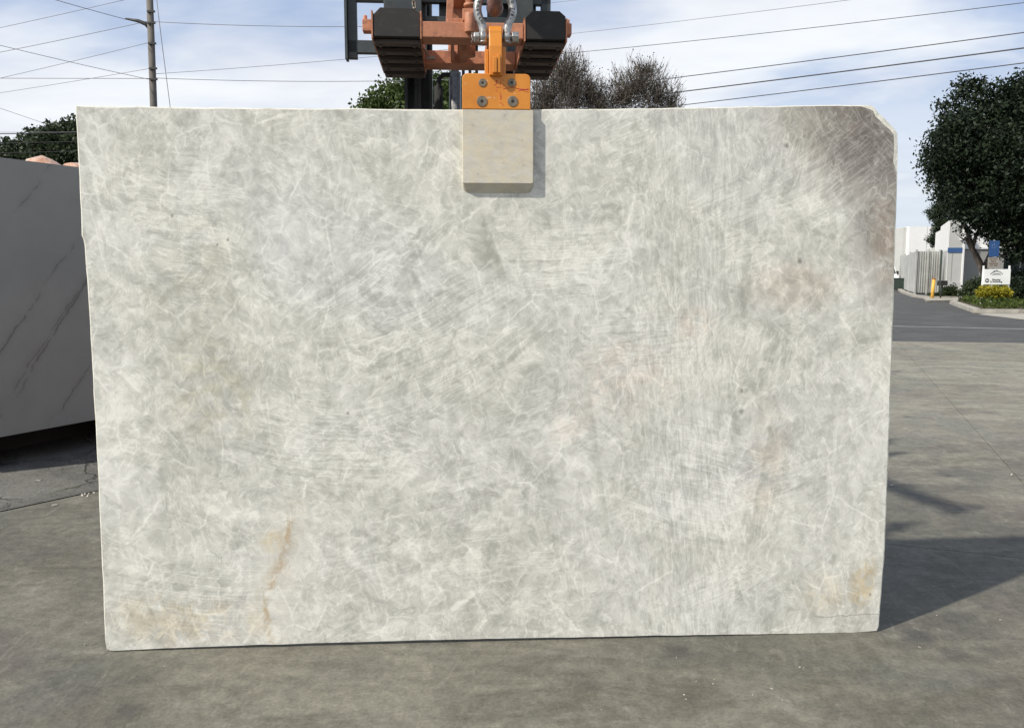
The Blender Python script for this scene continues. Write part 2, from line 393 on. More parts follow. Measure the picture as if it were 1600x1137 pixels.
    for args in ((6.6, 4.9, 2.1, .8, -26, .7, 15, .05), (8.6, 3.9, 1.3, 1.0, -3, 1.0, 16, 0), (2.9, 3.2, .9, 1.4, 6, 1.2, 13, 0),
                 (10.9, 7.3, 1.3, 1.1, 14, .6, 7, -.05), (2.9, 9.1, 1.9, .8, 7, .35, 9, .05),
                 (11.9, 7.6, 1.5, .6, -16, .7, 10, .06), (4.9, 6.8, 1.8, .9, 6, .5, 12, .1), (9.8, 5.2, 1.3, .9, -4, 1.3, 14, 0),
                 (12.8, 2.5, 1.4, 1.0, -35, 1.0, 11, .1), (11.3, 3.4, .7, 1.3, -25, 1.4, 14, 0), (11.2, 9.2, 1.0, .5, -28, 1.2, 16, 0), (7.3, 5.6, 2.2, .5, -33, .35, 9, .08), (5.6, 4.3, 1.5, .5, -38, .5, 10, .1), (10.6, 8.1, 1.6, .6, 14, .5, 11, .05)):
        mk, n = brush(*args)
        w = t.m('MULTIPLY', mk, t.m('POWER', t.m('SUBTRACT', 1, t.m('MULTIPLY', t.m('ABSOLUTE', t.m('SUBTRACT', n, .52)), 2)), 18))
        d_ = t.m('MULTIPLY', mk, t.mr(n, .42, .30))
        br_ = w if br_ is None else t.m('MAXIMUM', br_, w); dk = d_ if dk is None else t.m('MAXIMUM', dk, d_)
    def lines(ang, sx, sy, off, p):
        s0, c0 = math.sin(R(ang)), math.cos(R(ang)); q = t.v('ADD', t.v('ADD', P, t.v('SCALE', wn, .3)), off)
        n = t.noise(t.comb(t.m('MULTIPLY', t.v('DOT_PRODUCT', q, (c0, s0, 0)), sx), t.m('MULTIPLY', t.v('DOT_PRODUCT', q, (-s0, c0, 0)), sy), 0), 1, 1, .5, .1)
        return t.m('POWER', t.m('SUBTRACT', 1, t.m('MULTIPLY', t.m('ABSOLUTE', t.m('SUBTRACT', n, .5)), 2)), p)
    lm = t.noise(P, .9, 2, .5, off=(0, 7, 0))
    ln_ = t.m('MAXIMUM', t.m('MULTIPLY', lines(-38, .35, 2.9, (1, 1, 0), 44), t.mr(lm, .50, .60)), t.m('MULTIPLY', lines(78, .4, 3.3, (5, 1, 0), 44), t.mr(lm, .52, .42)))
    # --- combine: w = whiteness 0..1
    w = t.m('MULTIPLY', t.m('SUBTRACT', A, .5), .75)
    w = t.m('ADD', w, t.m('MULTIPLY', t.m('SUBTRACT', B, .5), .8))
    w = t.m('ADD', w, t.m('MULTIPLY', t.m('SUBTRACT', C, .5), 1.2))
    w = t.m('ADD', w, t.m('MULTIPLY', t.m('SUBTRACT', isl1, .5), .26)); w = t.m('ADD', w, t.m('MULTIPLY', t.m('SUBTRACT', isl2, .5), .28))
    w = t.m('ADD', w, t.m('MULTIPLY', t.m('SUBTRACT', isl0, .5), .26))
    w = t.m('ADD', w, t.m('MULTIPLY', t.m('SUBTRACT', ra, .5), .26)); w = t.m('ADD', w, t.m('MULTIPLY', t.m('SUBTRACT', rb, .5), .13))
    w = t.m('ADD', w, t.m('MULTIPLY', seam1, .26)); w = t.m('ADD', w, t.m('MULTIPLY', seam2, .16))
    w = t.m('ADD', w, t.m('MULTIPLY', t.m('MAXIMUM', t.m('MAXIMUM', f2, crackle), t.m('MAXIMUM', f3, f4)), .62))
    w = t.m('ADD', w, t.m('MULTIPLY', br_, .62)); w = t.m('SUBTRACT', w, t.m('MULTIPLY', dk, .30))
    w = t.m('ADD', w, t.m('MULTIPLY', ln_, .45))
    # broad pale and grey areas
    for (cx, cy, rx, ry, an, k) in ((1.75, 6.3, .7, 1.7, 8, .42), (1.8, 8.0, .8, 1.0, 0, .38), (1.7, 3.0, .7, 1.2, 0, .2), (3.5, 7.9, .55, .28, -15, .3), (4.6, 3.9, 1.6, .9, -15, .15), (8.9, 7.4, .5, .45, 0, .4), (3.4, 7.7, .7, .35, -10, .25), (10.9, 7.5, 1.2, .9, 10, .2),
                                    (3.0, 4.2, .9, .8, 10, -.28), (8.5, 7.6, .8, .9, 0, -.15), (7.5, 3.9, .35, .9, -20, -.2), (12.0, 5.0, 1.2, 1.4, 0, -.12), (3.2, 5.7, 1.0, .8, 0, -.18), (7.2, 6.0, 1.6, .8, 0, -.15)):
        w = t.m('ADD', w, t.m('MULTIPLY', blob(cx, cy, rx, ry, an), k))
    w = t.m('ADD', t.m('MULTIPLY', t.m('SUBTRACT', w, .16), .60), .46, clamp=True)
    cold = t.mr(t.noise(Pw, .5, 3, .55, off=(6, 2, 0)), .38, .62)
    dark = t.mix(cold, (.402, .400, .352), (.408, .406, .368)); lite = t.mix(cold, (.785, .777, .695), (.780, .775, .712))
    c = t.mix(w, dark, lite)
    # --- tints
    def tint(f, colr, k, mode='MULTIPLY'):
        nonlocal c; c = t.mix(t.m('MULTIPLY', f, k), c, colr, mode)
    patch = t.mr(t.noise(Pf, 2.6, 5, .65, off=(4, 9, 0)), .36, .6)
    tint(t.m('MULTIPLY', blob(3.1, 4.1, 1.0, 1.6, 12), patch), (.96, .96, .88), .6)
    tint(t.m('MULTIPLY', blob(3.3, 5.9, 1.0, 1.0), patch), (.95, .93, .80), .7)
    tint(t.m('MULTIPLY', blob(9.6, 5.7, 1.0, .8), patch), (1.0, .93, .89), .8)
    tint(t.m('MULTIPLY', blob(10.7, 4.9, .45, .35, -30), patch), (1.0, .90, .85), .7)
    tint(t.m('MULTIPLY', blob(8.8, 6.4, .35, .6, 35), patch), (1.0, .91, .88), .6)
    tint(blob(10.9, 7.2, 1.4, 1.6), (.97, .975, 1.02), .7)
    tint(blob(5.2, 3.8, 1.9, 1.4), (.97, .98, 1.02), .9)
    tint(blob(12.3, 4.3, 1.0, .45), (1.0, .93, .87), .8)
    tint(t.m('MULTIPLY', blob(11.9, 7.1, .4, 1.3, 5), patch), (1.0, .94, .87), .8)
    tint(t.m('MULTIPLY', blob(13.7, 3.6, .35, .9), patch), (1.0, .88, .80), .8)
    # smoky corner
    web = t.m('MAXIMUM', t.m('MAXIMUM', f2, f3), t.m('MAXIMUM', br_, seam2))
    smoke = t.m('MULTIPLY', blob(14.1, 1.85, 2.8, 1.7, 14, 1.0), t.mr(t.m('ADD', t.m('MULTIPLY', B, .55), t.m('MULTIPLY', C, .45)), .30, .54, .42, 1))
    smoke = t.m('MAXIMUM', smoke, t.m('MULTIPLY', blob(14.0, 2.7, 1.1, 2.3, 6), t.mr(C, .30, .62, .35, .8)))
    smoke = t.m('MULTIPLY', smoke, t.m('SUBTRACT', 1, t.m('MULTIPLY', web, .42)))
    c = t.mix(t.m('MULTIPLY', smoke, .95), c, (.43, .385, .36), 'MULTIPLY')
    core = blob(14.0, 1.95, 1.5, 1.1, 20)
    c = t.mix(t.m('MULTIPLY', smoke, t.m('ADD', .42, t.m('MULTIPLY', core, .33))), c, (.12, .104, .095))
    # rust vein, lower left
    vx = t.m('ADD', 4.17, t.m('MULTIPLY', t.m('SINE', t.m('MULTIPLY', t.m('SUBTRACT', V, 7.3), 2.2)), .09))
    vx = t.m('SUBTRACT', vx, t.m('MULTIPLY', t.m('SUBTRACT', V, 8.6), .09))
    dv = t.m('ABSOLUTE', t.m('SUBTRACT', t.v('DOT_PRODUCT', Pf, (1, 0, 0)), t.m('ADD', vx, .02)))
    ends = t.m('MULTIPLY', t.mr(V, 7.5, 8.0), t.mr(V, 9.7, 10.1, 1, .5))
    v1 = t.m('MULTIPLY', t.m('MULTIPLY', t.mr(dv, 0, .09, 1, 0), ends), t.mr(t.noise(Pf, 5, 5, .7, off=(1, 1, 0)), .34, .60))
    v2 = t.m('MULTIPLY', t.m('MULTIPLY', t.mr(dv, 0, .4, 1, 0), ends), t.mr(t.noise(Pf, 2.2, 5, .7, off=(2, 5, 0)), .38, .66))
    halo = t.m('MULTIPLY', t.mr(t.m('ABSOLUTE', t.m('SUBTRACT', dv, .26)), 0, .22, 1, 0), ends)
    c = t.mix(t.m('MULTIPLY', halo, .3), c, (.74, .73, .66))
    c = t.mix(t.m('MULTIPLY', v2, .4), c, (.60, .49, .34))
    c = t.mix(t.m('MULTIPLY', v1, .8), c, (.44, .33, .20))
    tint(t.m('MULTIPLY', blob(4.05, 8.35, .25, .22), t.mr(C, .35, .6)), (.92, .84, .68), .9)
    tint(t.m('MULTIPLY', blob(2.7, 9.6, 1.5, .55), patch), (1.0, .90, .76), .75)
    tint(t.m('MULTIPLY', blob(13.6, 9.25, .26, .55, 8), t.mr(C, .3, .56)), (.86, .72, .52), .8)
    tint(t.m('MULTIPLY', blob(12.9, 9.4, .5, .4), patch), (1.0, .9, .78), .6)
    # healed shears
    def seg(x0, y0, x1, y1, wd, k, side=1):
        nonlocal c
        a_, b_ = Vector((x0, y0, 0)), Vector((x1, y1, 0)); L = (b_-a_).length; d_ = (b_-a_)/L
        q = t.v('SUBTRACT', t.v('ADD', P, t.v('SCALE', wn2, .05)), tuple(a_)); s_ = t.v('DOT_PRODUCT', q, tuple(d_)); o_ = t.v('DOT_PRODUCT', q, (-d_.y*side, d_.x*side, 0))
        e = t.m('MULTIPLY', t.mr(s_, -.1, .2), t.mr(s_, L-.2, L+.1, 1, 0))
        mk = t.m('MULTIPLY', t.m('MULTIPLY', t.mr(o_, -.015, .015), t.mr(o_, 0, wd, 1, 0, False)), e)
        c = t.mix(t.m('MULTIPLY', mk, k), c, (.60, .61, .56), 'MULTIPLY')
    seg(7.38, 3.15, 7.78, 4.25, .35, .45); seg(9.0, 5.6, 9.45, 8.6, .2, .35, 1)
    seg(11.45, 3.0, 11.4, 5.0, .3, .3, -1); seg(11.95, 6.5, 11.6, 8.7, .25, .4, -1); seg(5.98, 1.75, 6.05, 3.2, .15, .35, 1)
    # pits
    for (sx, sy, r_) in ((12.06, 2.12, .045), (11.49, 5.98, .04), (11.48, 6.31, .05), (3.4, 3.66, .025), (3.56, 3.59, .025), (5.29, 6.27, .03), (13.72, 9.42, .03), (2.76, 3.22, .04), (12.33, 3.9, .04)):
        mk = blob(sx, sy, r_, r_*1.2, src=t.v('ADD', P, t.v('SCALE', wn2, .08)))
        c = t.mix(t.m('MULTIPLY', mk, .6), c, (.14, .13, .12))
    # chipped seam along the bottom right edge
    yy = t.m('ADD', t.m('ADD', 9.80, t.m('MULTIPLY', t.m('SUBTRACT', U, 12.6), -.03)), t.m('MULTIPLY', t.m('SUBTRACT', t.noise(P, 4, 4, .6), .5), .10))
    ck = t.m('MULTIPLY', t.mr(t.m('ABSOLUTE', t.m('SUBTRACT', V, yy)), .0, .014, 1, 0), t.mr(U, 12.4, 13.2))
    c = t.mix(t.m('MULTIPLY', ck, .6), c, (.16, .14, .12))
    t.put(b.inputs['Base Color'], c)
    t.put(b.inputs['Roughness'], t.mr(C, .3, .7, .34, .5)); b.inputs['Specular IOR Level'].default_value = .35
    t.put(b.inputs['Normal'], t.bump(t.noise(P, 5, 2, .5), .05, .004))
    return m
M_slab = mat_slab()
M_rim = simple('sawn_stone_edge', (.66, .65, .57), .75, var=.16, scale=9, dirt=(.34, .31, .24), dirtamt=.6, bump=.3)
out_px = [(117.5, 165), (200, 166.5), (300, 168), (430, 169.3), (550, 170), (722, 171), (833, 171.2), (1000, 169.5), (1100, 168), (1200, 166), (1310, 164), (1361, 164.5),
          (1367, 168), (1373, 177), (1380, 183), (1387, 192), (1396, 200), (1403, 207),
          (1402, 300), (1398.5, 400), (1394.5, 530), (1389, 700), (1383, 850), (1377, 930), (1373.5, 978), (1370, 986),
          (1330, 988.5), (1200, 990.5), (1050, 992.5), (900, 995.5), (750, 998), (600, 1001.5), (450, 1006), (300, 1011), (175, 1016.5), (166.5, 1014), (164, 1000),
          (160, 900), (155.5, 800), (151, 700), (145.5, 600), (140, 500), (134.5, 420), (132, 384), (130, 374), (127.5, 368), (127, 345), (122.5, 260), (119.5, 200)]
pts = [on_slab(*p) for p in out_px]
dense = []
for i, p in enumerate(pts):
    q = pts[(i+1) % len(pts)]; L = math.dist(p, q); n = max(1, int(L/.035))
    for k in range(n):
        f = k/n; u, z = p[0]+(q[0]-p[0])*f, p[1]+(q[1]-p[1])*f
        j = mnoise.noise(Vector((u*9, z*9, 1)))*.0022+mnoise.noise(Vector((u*40, z*40, 4)))*.0009
        j *= 3.2 if (u > 3.1 and z > 2.0) else 1
        dense.append((u+j, z+j))
N = len(dense); cen = (1.62, 1.08)
def inset(i, d):
    p0, p1 = Vector(dense[i-2]), Vector(dense[(i+2) % N]); t_ = (p1-p0).normalized(); nrm = Vector((-t_.y, t_.x))
    p = Vector(dense[i]);
    if nrm.dot(Vector(cen)-p) < 0: nrm = -nrm
    return p+nrm*d
b = MB(); vs = []
for i in range(N):
    u, z = dense[i]; rough = .0045+.002*mnoise.noise(Vector((u*6, z*6, 9)))
    if u > 3.08 and z > 1.98 and u*1+z > 5.19: rough = .017+.006*mnoise.noise(Vector((u*30, z*30, 2)))
    if z < .05 and u > 2.85: rough += .006*max(0, (u-2.85)/.4)
    if z < .05: rough *= .35
    p = inset(i, rough); vs.append((p.x, 0, p.y))
vs += [(u, .0022, z) for u, z in dense]+[(u, .021, z) for u, z in dense]
b.add(vs, [tuple(range(N))]); b.mi = 1
b.add([], []);
for i in range(N):
    j = (i+1) % N; b.f.append([i, j, N+j, N+i]); b.m.append(1); b.sm.append(False)
    b.f.append([N+i, N+j, 2*N+j, 2*N+i]); b.m.append(1); b.sm.append(False)
b.f.append([2*N+i for i in range(N)][::-1]); b.m.append(0); b.sm.append(False)
slab = b.build('stone_slab', [M_slab, M_rim])
slab.location = (bl.x, bl.y, 0); slab.rotation_euler = (0, 0, math.atan2(ud.y, ud.x))
tag(slab, 'large pale grey-white crystalline stone slab with smoky top right corner, held up by the orange clamp', 'stone slab')
SM = Matrix.Translation((bl.x, bl.y, 0)) @ Matrix.Rotation(math.atan2(ud.y, ud.x), 4, 'Z')   # slab frame: x along, -y to camera, z up

# ------------------------------------------------------------------ slab clamp (frame of the slab)
def mat_orange():
    m, t, b = newmat('orange_enamel'); p = t.obj(); x, y, z = t.sep(p)
    n = t.noise(p, 9, 6, .65); c = t.mix(t.mr(n, .3, .7), (.55, .19, .018), (.64, .245, .028))
    sc = t.mr(t.noise(t.v('MULTIPLY', p, (3, 3, 14)), 14, 6, .75, .5), .62, .72)
    c = t.mix(t.m('MULTIPLY', sc, .7), c, (.26, .10, .03))
    scr = t.mr(t.noise(p, 48, 5, .7, 1.5), .60, .68)
    ch = t.mr(t.noise(p, 60, 2, .5, off=(3, 0, 3)), .70, .75)
    c = t.mix(t.m('MULTIPLY', ch, .7), c, (.55, .47, .33))
    t.put(b.inputs['Base Color'], c); b.inputs['Roughness'].default_value = .42
    t.put(b.inputs['Normal'], t.bump(n, .1, .004)); return m
M_or = mat_orange()
def mat_steel():
    m, t, b = newmat('galvanised_steel'); p = t.obj(); n = t.noise(p, 60, 6, .65)
    c = t.mix(t.mr(n, .3, .7), (.30, .30, .29), (.52, .52, .51))
    c = t.mix(t.m('MULTIPLY', t.mr(t.noise(p, 30, 5, .7, off=(2, 2, 2)), .58, .68), .5), c, (.16, .12, .09))
    t.put(b.inputs['Base Color'], c); b.inputs['Metallic'].default_value = .75
    t.put(b.inputs['Roughness'], t.mr(n, .3, .7, .3, .48)); t.put(b.inputs['Normal'], t.bump(n, .15, .003)); return m
M_steel = mat_steel()
M_boltgrey = simple('dull_bolt_steel', (.20, .175, .135), .55, .5, var=.25, scale=40, dirt=(.10, .06, .03), dirtamt=.5)
M_black = simple('black_recess', (.012, .011, .01), .7)
M_ink = simple('red_marker_ink', (.50, .04, .05), .6, var=.3, scale=60)
M_ink2 = simple('purple_marker_ink', (.36, .04, .16), .6, var=.3, scale=60)
def mat_pad():
    m, t, b = newmat('dusty_rubber_pad'); p = t.obj(); x, y, z = t.sep(p)
    n = t.noise(t.v('MULTIPLY', p, (1, 1, 2.4)), 11, 7, .68, .6); f = t.noise(p, 160, 3, .7)
    c = t.mix(t.mr(n, .32, .68), (.47, .44, .375), (.56, .535, .46))
    y_ = t.m('MULTIPLY', t.mr(z, 1.86, 1.96, 1, 0), t.mr(t.noise(p, 22, 6, .7), .42, .6))
    c = t.mix(t.m('MULTIPLY', y_, .5), c, (.60, .53, .36))
    sc = t.mr(t.noise(t.v('MULTIPLY', p, (6, 6, 60)), 2.2, 5, .7, .3, off=(2, 2, 0)), .60, .68)
    c = t.mix(t.m('MULTIPLY', sc, .45), c, (.70, .67, .58))
    ed = t.m('MULTIPLY', t.mr(t.noise(p, 26, 5, .7, off=(4, 1, 1)), .60, .68), .5); c = t.mix(ed, c, (.32, .28, .21))
    sp = t.mr(t.vor(p, 26, 'F1'), .04, .09, 1, 0); c = t.mix(t.m('MULTIPLY', t.m('MULTIPLY', sp, t.mr(t.noise(p, 15, 2), .58, .6)), .7), c, (.16, .13, .1))
    t.put(b.inputs['Base Color'], c); b.inputs['Roughness'].default_value = .8
    t.put(b.inputs['Normal'], t.bump(t.m('ADD', t.m('MULTIPLY', f, .4), n), .2, .004)); return m
ul, zt = on_slab(722, 171.5); ur, _ = on_slab(833, 171.5)
cu = (ul+ur)/2; PT = .030
k_ = (3.33/3.377)
pw = (ur-ul)*k_/2
clamp = empty('slab_clamp', SM @ Vector((cu, .0105, zt)), math.atan2(ud.y, ud.x))
tag(clamp, 'orange clamp with four round bolts and beige pad on the pale slab', 'lifting clamp')
# local: x along the slab, y into depth (slab centre at 0), z from the slab top
px0 = (722-800)/1300*3.30; # pad position measured at its own depth
def loc_x(xp, yp, front):      # photo x,y on a plane 'front' m before the slab face -> clamp x,z
    r = ray(xp, yp); o_ = bl+un*front; t_ = un.dot(o_-Vector((0, 0, H)))/un.dot(r); p = Vector((0, 0, H))+r*t_
    return (p-bl).dot(ud)-cu, p.z-zt
xl, _ = loc_x(722.5, 230, PT); xr, _ = loc_x(833.5, 230, PT); _, zb = loc_x(780, 286, PT); _, zb2 = loc_x(780, 300, PT*.35)
_, zp_top = loc_x(780, 171, PT)
def pad(front):
    s_ = -1 if front else 1; b = MB(); yf = s_*(.0105+PT); yb = s_*.0108; R_ = .03
    # outline with rounded lower corners, lower edge cut back
    def ring(y, x0, x1, z0, z1, r):
        pts = [(x0, z1), (x0, z0+r)]+[(x0+r-r*math.cos(a), z0+r-r*math.sin(a)) for a in (R(22), R(45), R(68))]+[(x0+r, z0), (x1-r, z0)]
        pts += [(x1-r+r*math.sin(a), z0+r-r*math.cos(a)) for a in (R(22), R(45), R(68))]+[(x1, z0+r), (x1, z1)]
        return [(p[0], y, p[1]) for p in pts]
    a = ring(yf, xl+.002, xr-.002, zb, zp_top-.002, .006); m_ = ring(yf-s_*.004, xl, xr, zb-.004, zp_top-.001, .010)
    c = ring(yb-s_*0, xl, xr, zb2-.004, zp_top-.001, .026); n = len(a)
    b.add(a+m_+c, [tuple(range(n)), tuple(2*n+i for i in range(n))[::-1]]+[(i, (i+1) % n, n+(i+1) % n, n+i) for i in range(n)]+[(n+i, n+(i+1) % n, 2*n+(i+1) % n, 2*n+i) for i in range(n)])
    return b
M_pad = mat_pad()
pad(True).build('pad', M_pad, clamp, label='dusty beige rubber pad on the front face of the slab')
pad(False).build('pad', M_pad, clamp, label='beige rubber pad behind the slab')
# housing plate
hx0, hz1 = loc_x(722, 114.5, PT-.004); hx1, _ = loc_x(829, 114.5, PT-.004)
def rrect(x0, x1, z0, z1, r, n=5):
    o = [(x0, z0), (x1, z0)]+[(x1-r+r*math.cos(R(90)*k/n), z1-r+r*math.sin(R(90)*k/n)) for k in range(n+1)]
    return o+[(x0+r-r*math.sin(R(90)*k/n), z1-r+r*math.cos(R(90)*k/n)) for k in range(n+1)]
XZ = Matrix(((1, 0, 0, 0), (0, 0, 1, 0), (0, 1, 0, 0), (0, 0, 0, 1)))
b = MB(); b.prism(rrect(hx0, hx1, zp_top+.001, hz1, .02), -.0105-PT+.003, -.0165, XZ); b.build('front_plate', M_or, clamp, bevel=.0025)
b = MB(); b.prism(rrect(hx0, hx1, zp_top+.001, hz1, .02), .0165, .0105+PT-.003, XZ); b.build('rear_plate', M_or, clamp, bevel=.0025)
b = MB(); b.box(hx0+.01, hx1-.01, -.016, .016, .012, hz1-.006); b.build('spacer_block', M_or, clamp)
yf = -.0105-PT+.003
for (bxp, byp, r) in ((754, 129.5, 6.3), (799.5, 129.5, 6.3), (753, 158.5, 8.2), (801, 158.5, 8.2)):
    cx, cz = loc_x(bxp, byp, PT-.003); rr = r*3.33/1330
    b = MB(); b.cyl((cx, yf-.003, cz), (cx, yf+.004, cz), rr, 28, smooth=False)
    bo = b.build('bolt', M_boltgrey, clamp, bevel=.0012)
    b = MB(); b.cyl((cx, yf-.0036, cz), (cx, yf-.0028, cz), rr*.32, 6, smooth=False); b.build('socket', M_black, bo)
# marker scribbles on the plate
def scribble(seed, x0, y0, x1, y1, n, mat, th=.9):
    r_ = random.Random(seed); b = MB()
    for k in range(n):
        a = (r_.uniform(x0, x1), r_.uniform(y0, y1)); pts_ = []
        an = r_.uniform(-.9, 2.2); L = r_.uniform(2, 7)
        for q in range(4):
            xx, yy = a[0]+L*q/3*math.cos(an)+r_.uniform(-.6, .6), a[1]+L*q/3*math.sin(an)+r_.uniform(-.6, .6)
            xx = min(max(xx, x0-1), x1+1); yy = min(max(yy, y0-1), y1+1)
            cx, cz = loc_x(xx, yy, PT-.003); pts_.append((cx, yf-.0004, cz))
        b.tube(pts_, th*.001, 4, True, False)
    return b
bs = scribble(3, 771, 124, 787, 146, 13, M_ink, .7)
for (a, c) in (((786, 139), (806, 137)), ((806, 138.5), (826, 141)), ((810, 142), (826, 139)), ((812, 140), (826, 145)), ((781, 148), (783, 155)), ((783, 149), (782, 156)), ((781, 160), (787, 165))):
    p_, q_ = loc_x(*a, PT-.003), loc_x(*c, PT-.003); b_ = [(p_[0], yf-.0004, p_[1]), ((p_[0]+q_[0])/2, yf-.0004, (p_[1]+q_[1])/2+.001), (q_[0], yf-.0004, q_[1])]
    bs.tube(b_, .0009, 4, True, False)
bs.build('marker_scribble', M_ink, clamp)
# lifting lug, edge on, with guide flanges
lx0, lz1 = loc_x(764, 39, .012); lx1, _ = loc_x(784, 39, .012)
lcx = (lx0+lx1)/2; lug_t = (lx1-lx0); prof = [(-.055, hz1-.01), (.055, hz1-.01), (.05, hz1+.10)]
zc = lz1-.034; rl = .036
prof += [(.036*math.cos(a), zc+.034*math.sin(a)) for a in [R(d) for d in range(0, 181, 15)]]+[(-.05, hz1+.10)]
YZ = Matrix(((0, 0, 1, lcx-lug_t/2), (1, 0, 0, 0), (0, 1, 0, 0), (0, 0, 0, 1)))
b = MB(); b.prism(prof, 0, lug_t, YZ); b.build('lifting_lug', M_or, clamp, bevel=.003)
fx0, fz = loc_x(757.5, 78, .01); fx1, _ = loc_x(763, 78, .01); gx0, _ = loc_x(785, 78, .01); gx1, _ = loc_x(790, 78, .01)
for (a, c, y0, y1, zt_) in ((fx0, fx1+.001, -.03, .03, fz), (gx0-.002, gx1, -.03, .03, fz+.01), (lcx-.012, lcx+.004, -.075, -.054, hz1+.055), (lcx+.006, lcx+.018, -.072, -.054, hz1+.065)):
    b = MB(); b.box(a, c, y0, y1, hz1-.004, zt_); b.build('guide_flange', M_or, clamp, bevel=.002)

# ------------------------------------------------------------------ bow shackle
sh = empty('bow_shackle', SM @ Vector((cu+lcx, .0105, zt+zc-.006)), math.atan2(ud.y, ud.x))
tag(sh, 'galvanised bow shackle with hex bolt joining the orange clamp lug to the brown hook', 'shackle')
sx = .0026
ctl = [(-17.5, 8), (-17.5, 0), (-17.7, -8), (-18.3, -14), (-20.5, -21), (-24, -28), (-26.6, -36), (-26.4, -46), (-23, -55), (-17, -63), (-9, -68), (0, -69.5)]
ctl += [(-x, y) for x, y in ctl[-2::-1]]
path = [Vector((x*sx, 0, -y*sx)) for x, y in ctl]
def smooth_path(p, it=2):
    for _ in range(it):
        q = [p[0]]
        for i in range(len(p)-1): q += [p[i]*.75+p[i+1]*.25, p[i]*.25+p[i+1]*.75]
        q.append(p[-1]); p = q
    return p
path2 = smooth_path(path, 2)
rad = [.0160+.0020*math.exp(-((min(i, len(path2)-1-i))/5)**2) for i in range(len(path2))]
b = MB(); b.tube(path2, rad, 20); b.build('bow', M_steel, sh)
for s_ in (-1, 1):
    b = MB(); b.cyl((s_*.0455-.012, 0, 0), (s_*.0455+.012, 0, 0), .0235, 28); b.build('eye', M_steel, sh, bevel=.004)
b = MB(); b.cyl((-.085, 0, 0), (.085, 0, 0), .0115, 16); b.build('pin', M_steel, sh)
b = MB(); b.cyl((.066, 0, 0), (.092, 0, 0), .0225, 6, smooth=False); b.build('bolt_head', M_steel, sh, bevel=.002)
b = MB(); b.cyl((-.083, 0, -.003), (-.062, 0, -.003), .021, 6, smooth=False); b.build('nut', M_steel, sh, bevel=.002)
b = MB(); b.tube([(-.09, -.012, .012), (-.092, -.014, -.004), (-.088, -.014, -.014), (-.095, -.012, -.024), (-.088, -.01, -.028)], .0016, 6); b.build('split_pin', M_steel, sh)
M_stamp = simple('stamped_dark_lettering', (.02, .02, .018), .7)
for s_, chars in ((-1, [('T', -49), ('½', -43), ('6', -37), ('L', -31), ('L', -25.5), ('W', -20)]), (1, [('G', -50), ('7', -40), ('/', -35.5), ('8', -31), ('•', -25.5)])):
    b = MB()
    for ch, yy in chars:
        best = min(range(len(path2)), key=lambda i: abs(path2[i].z+yy*sx) + (0 if path2[i].x*s_ > 0 else 9))
        p = path2[best]; d_ = path2[min(best+1, len(path2)-1)]-path2[max(best-1, 0)]; d_.normalize()
        if s_ > 0: d_ = -d_
        a_ = math.atan2(-d_.z, d_.x) if s_ < 0 else math.atan2(-d_.z, d_.x)
        ang = math.atan2(d_.z, d_.x)+(0 if s_ < 0 else 0)
        ang = ang+math.pi if s_ < 0 else ang+math.pi
        M_ = Matrix.Translation(Vector((p.x, -.0163, p.z))) @ Matrix.Rotation(-ang, 4, 'Y') @ Matrix.Rotation(R(90), 4, 'X')
        addtext(b, ch, .0165, M_, .0006, .0004)
    b.build('stamped_lettering', M_stamp, sh)

# ------------------------------------------------------------------ hook above the shackle
M_hook = simple('brown_forged_hook', (.20, .105, .085), .5, .3, var=.3, scale=14, dirt=(.07, .05, .045), dirtamt=.6, bump=.2)
hk = empty('lifting_hook', SM @ Vector((cu+lcx, .0105, zt+zc+.11)), math.atan2(ud.y, ud.x))
tag(hk, 'brown forged lifting hook carrying the galvanised shackle', 'hook')
pts_ = []; rr = []
for k in range(0, 25):
    a = R(200+k*11.2); pts_.append((-.0, .058*math.cos(a), .052+.058*math.sin(a)))
    rr.append(.034-.018*abs(k-9)/15)
b = MB(); b.tube(pts_, rr, 14); b.tube([(0, .0, .13), (0, -.01, .16), (0, 0, .20), (0, 0, .27)], [.022, .026, .022, .016], 12)
b.tube([(0, .058*math.cos(R(468)), .052+.058*math.sin(R(468))), (0, 0, .13), (0, 0, .15)], [.018, .02, .022], 12)
b.build('hook_body', M_hook, hk)
b = MB(); M_ = Matrix.Translation((0.0, -.0905, .04)) @ Matrix.Rotation(R(12), 4, 'Y') @ Matrix.Rotation(R(90), 4, 'X')
addtext(b, 'S', .03, M_, .001, .0008)
M_ = Matrix.Translation((0.0, -.087, .018)) @ Matrix.Rotation(R(12), 4, 'Y') @ Matrix.Rotation(R(70), 4, 'X'); addtext(b, '1', .02, M_, .001, .0008)
b.build('marker_lettering', M_ink2, hk)

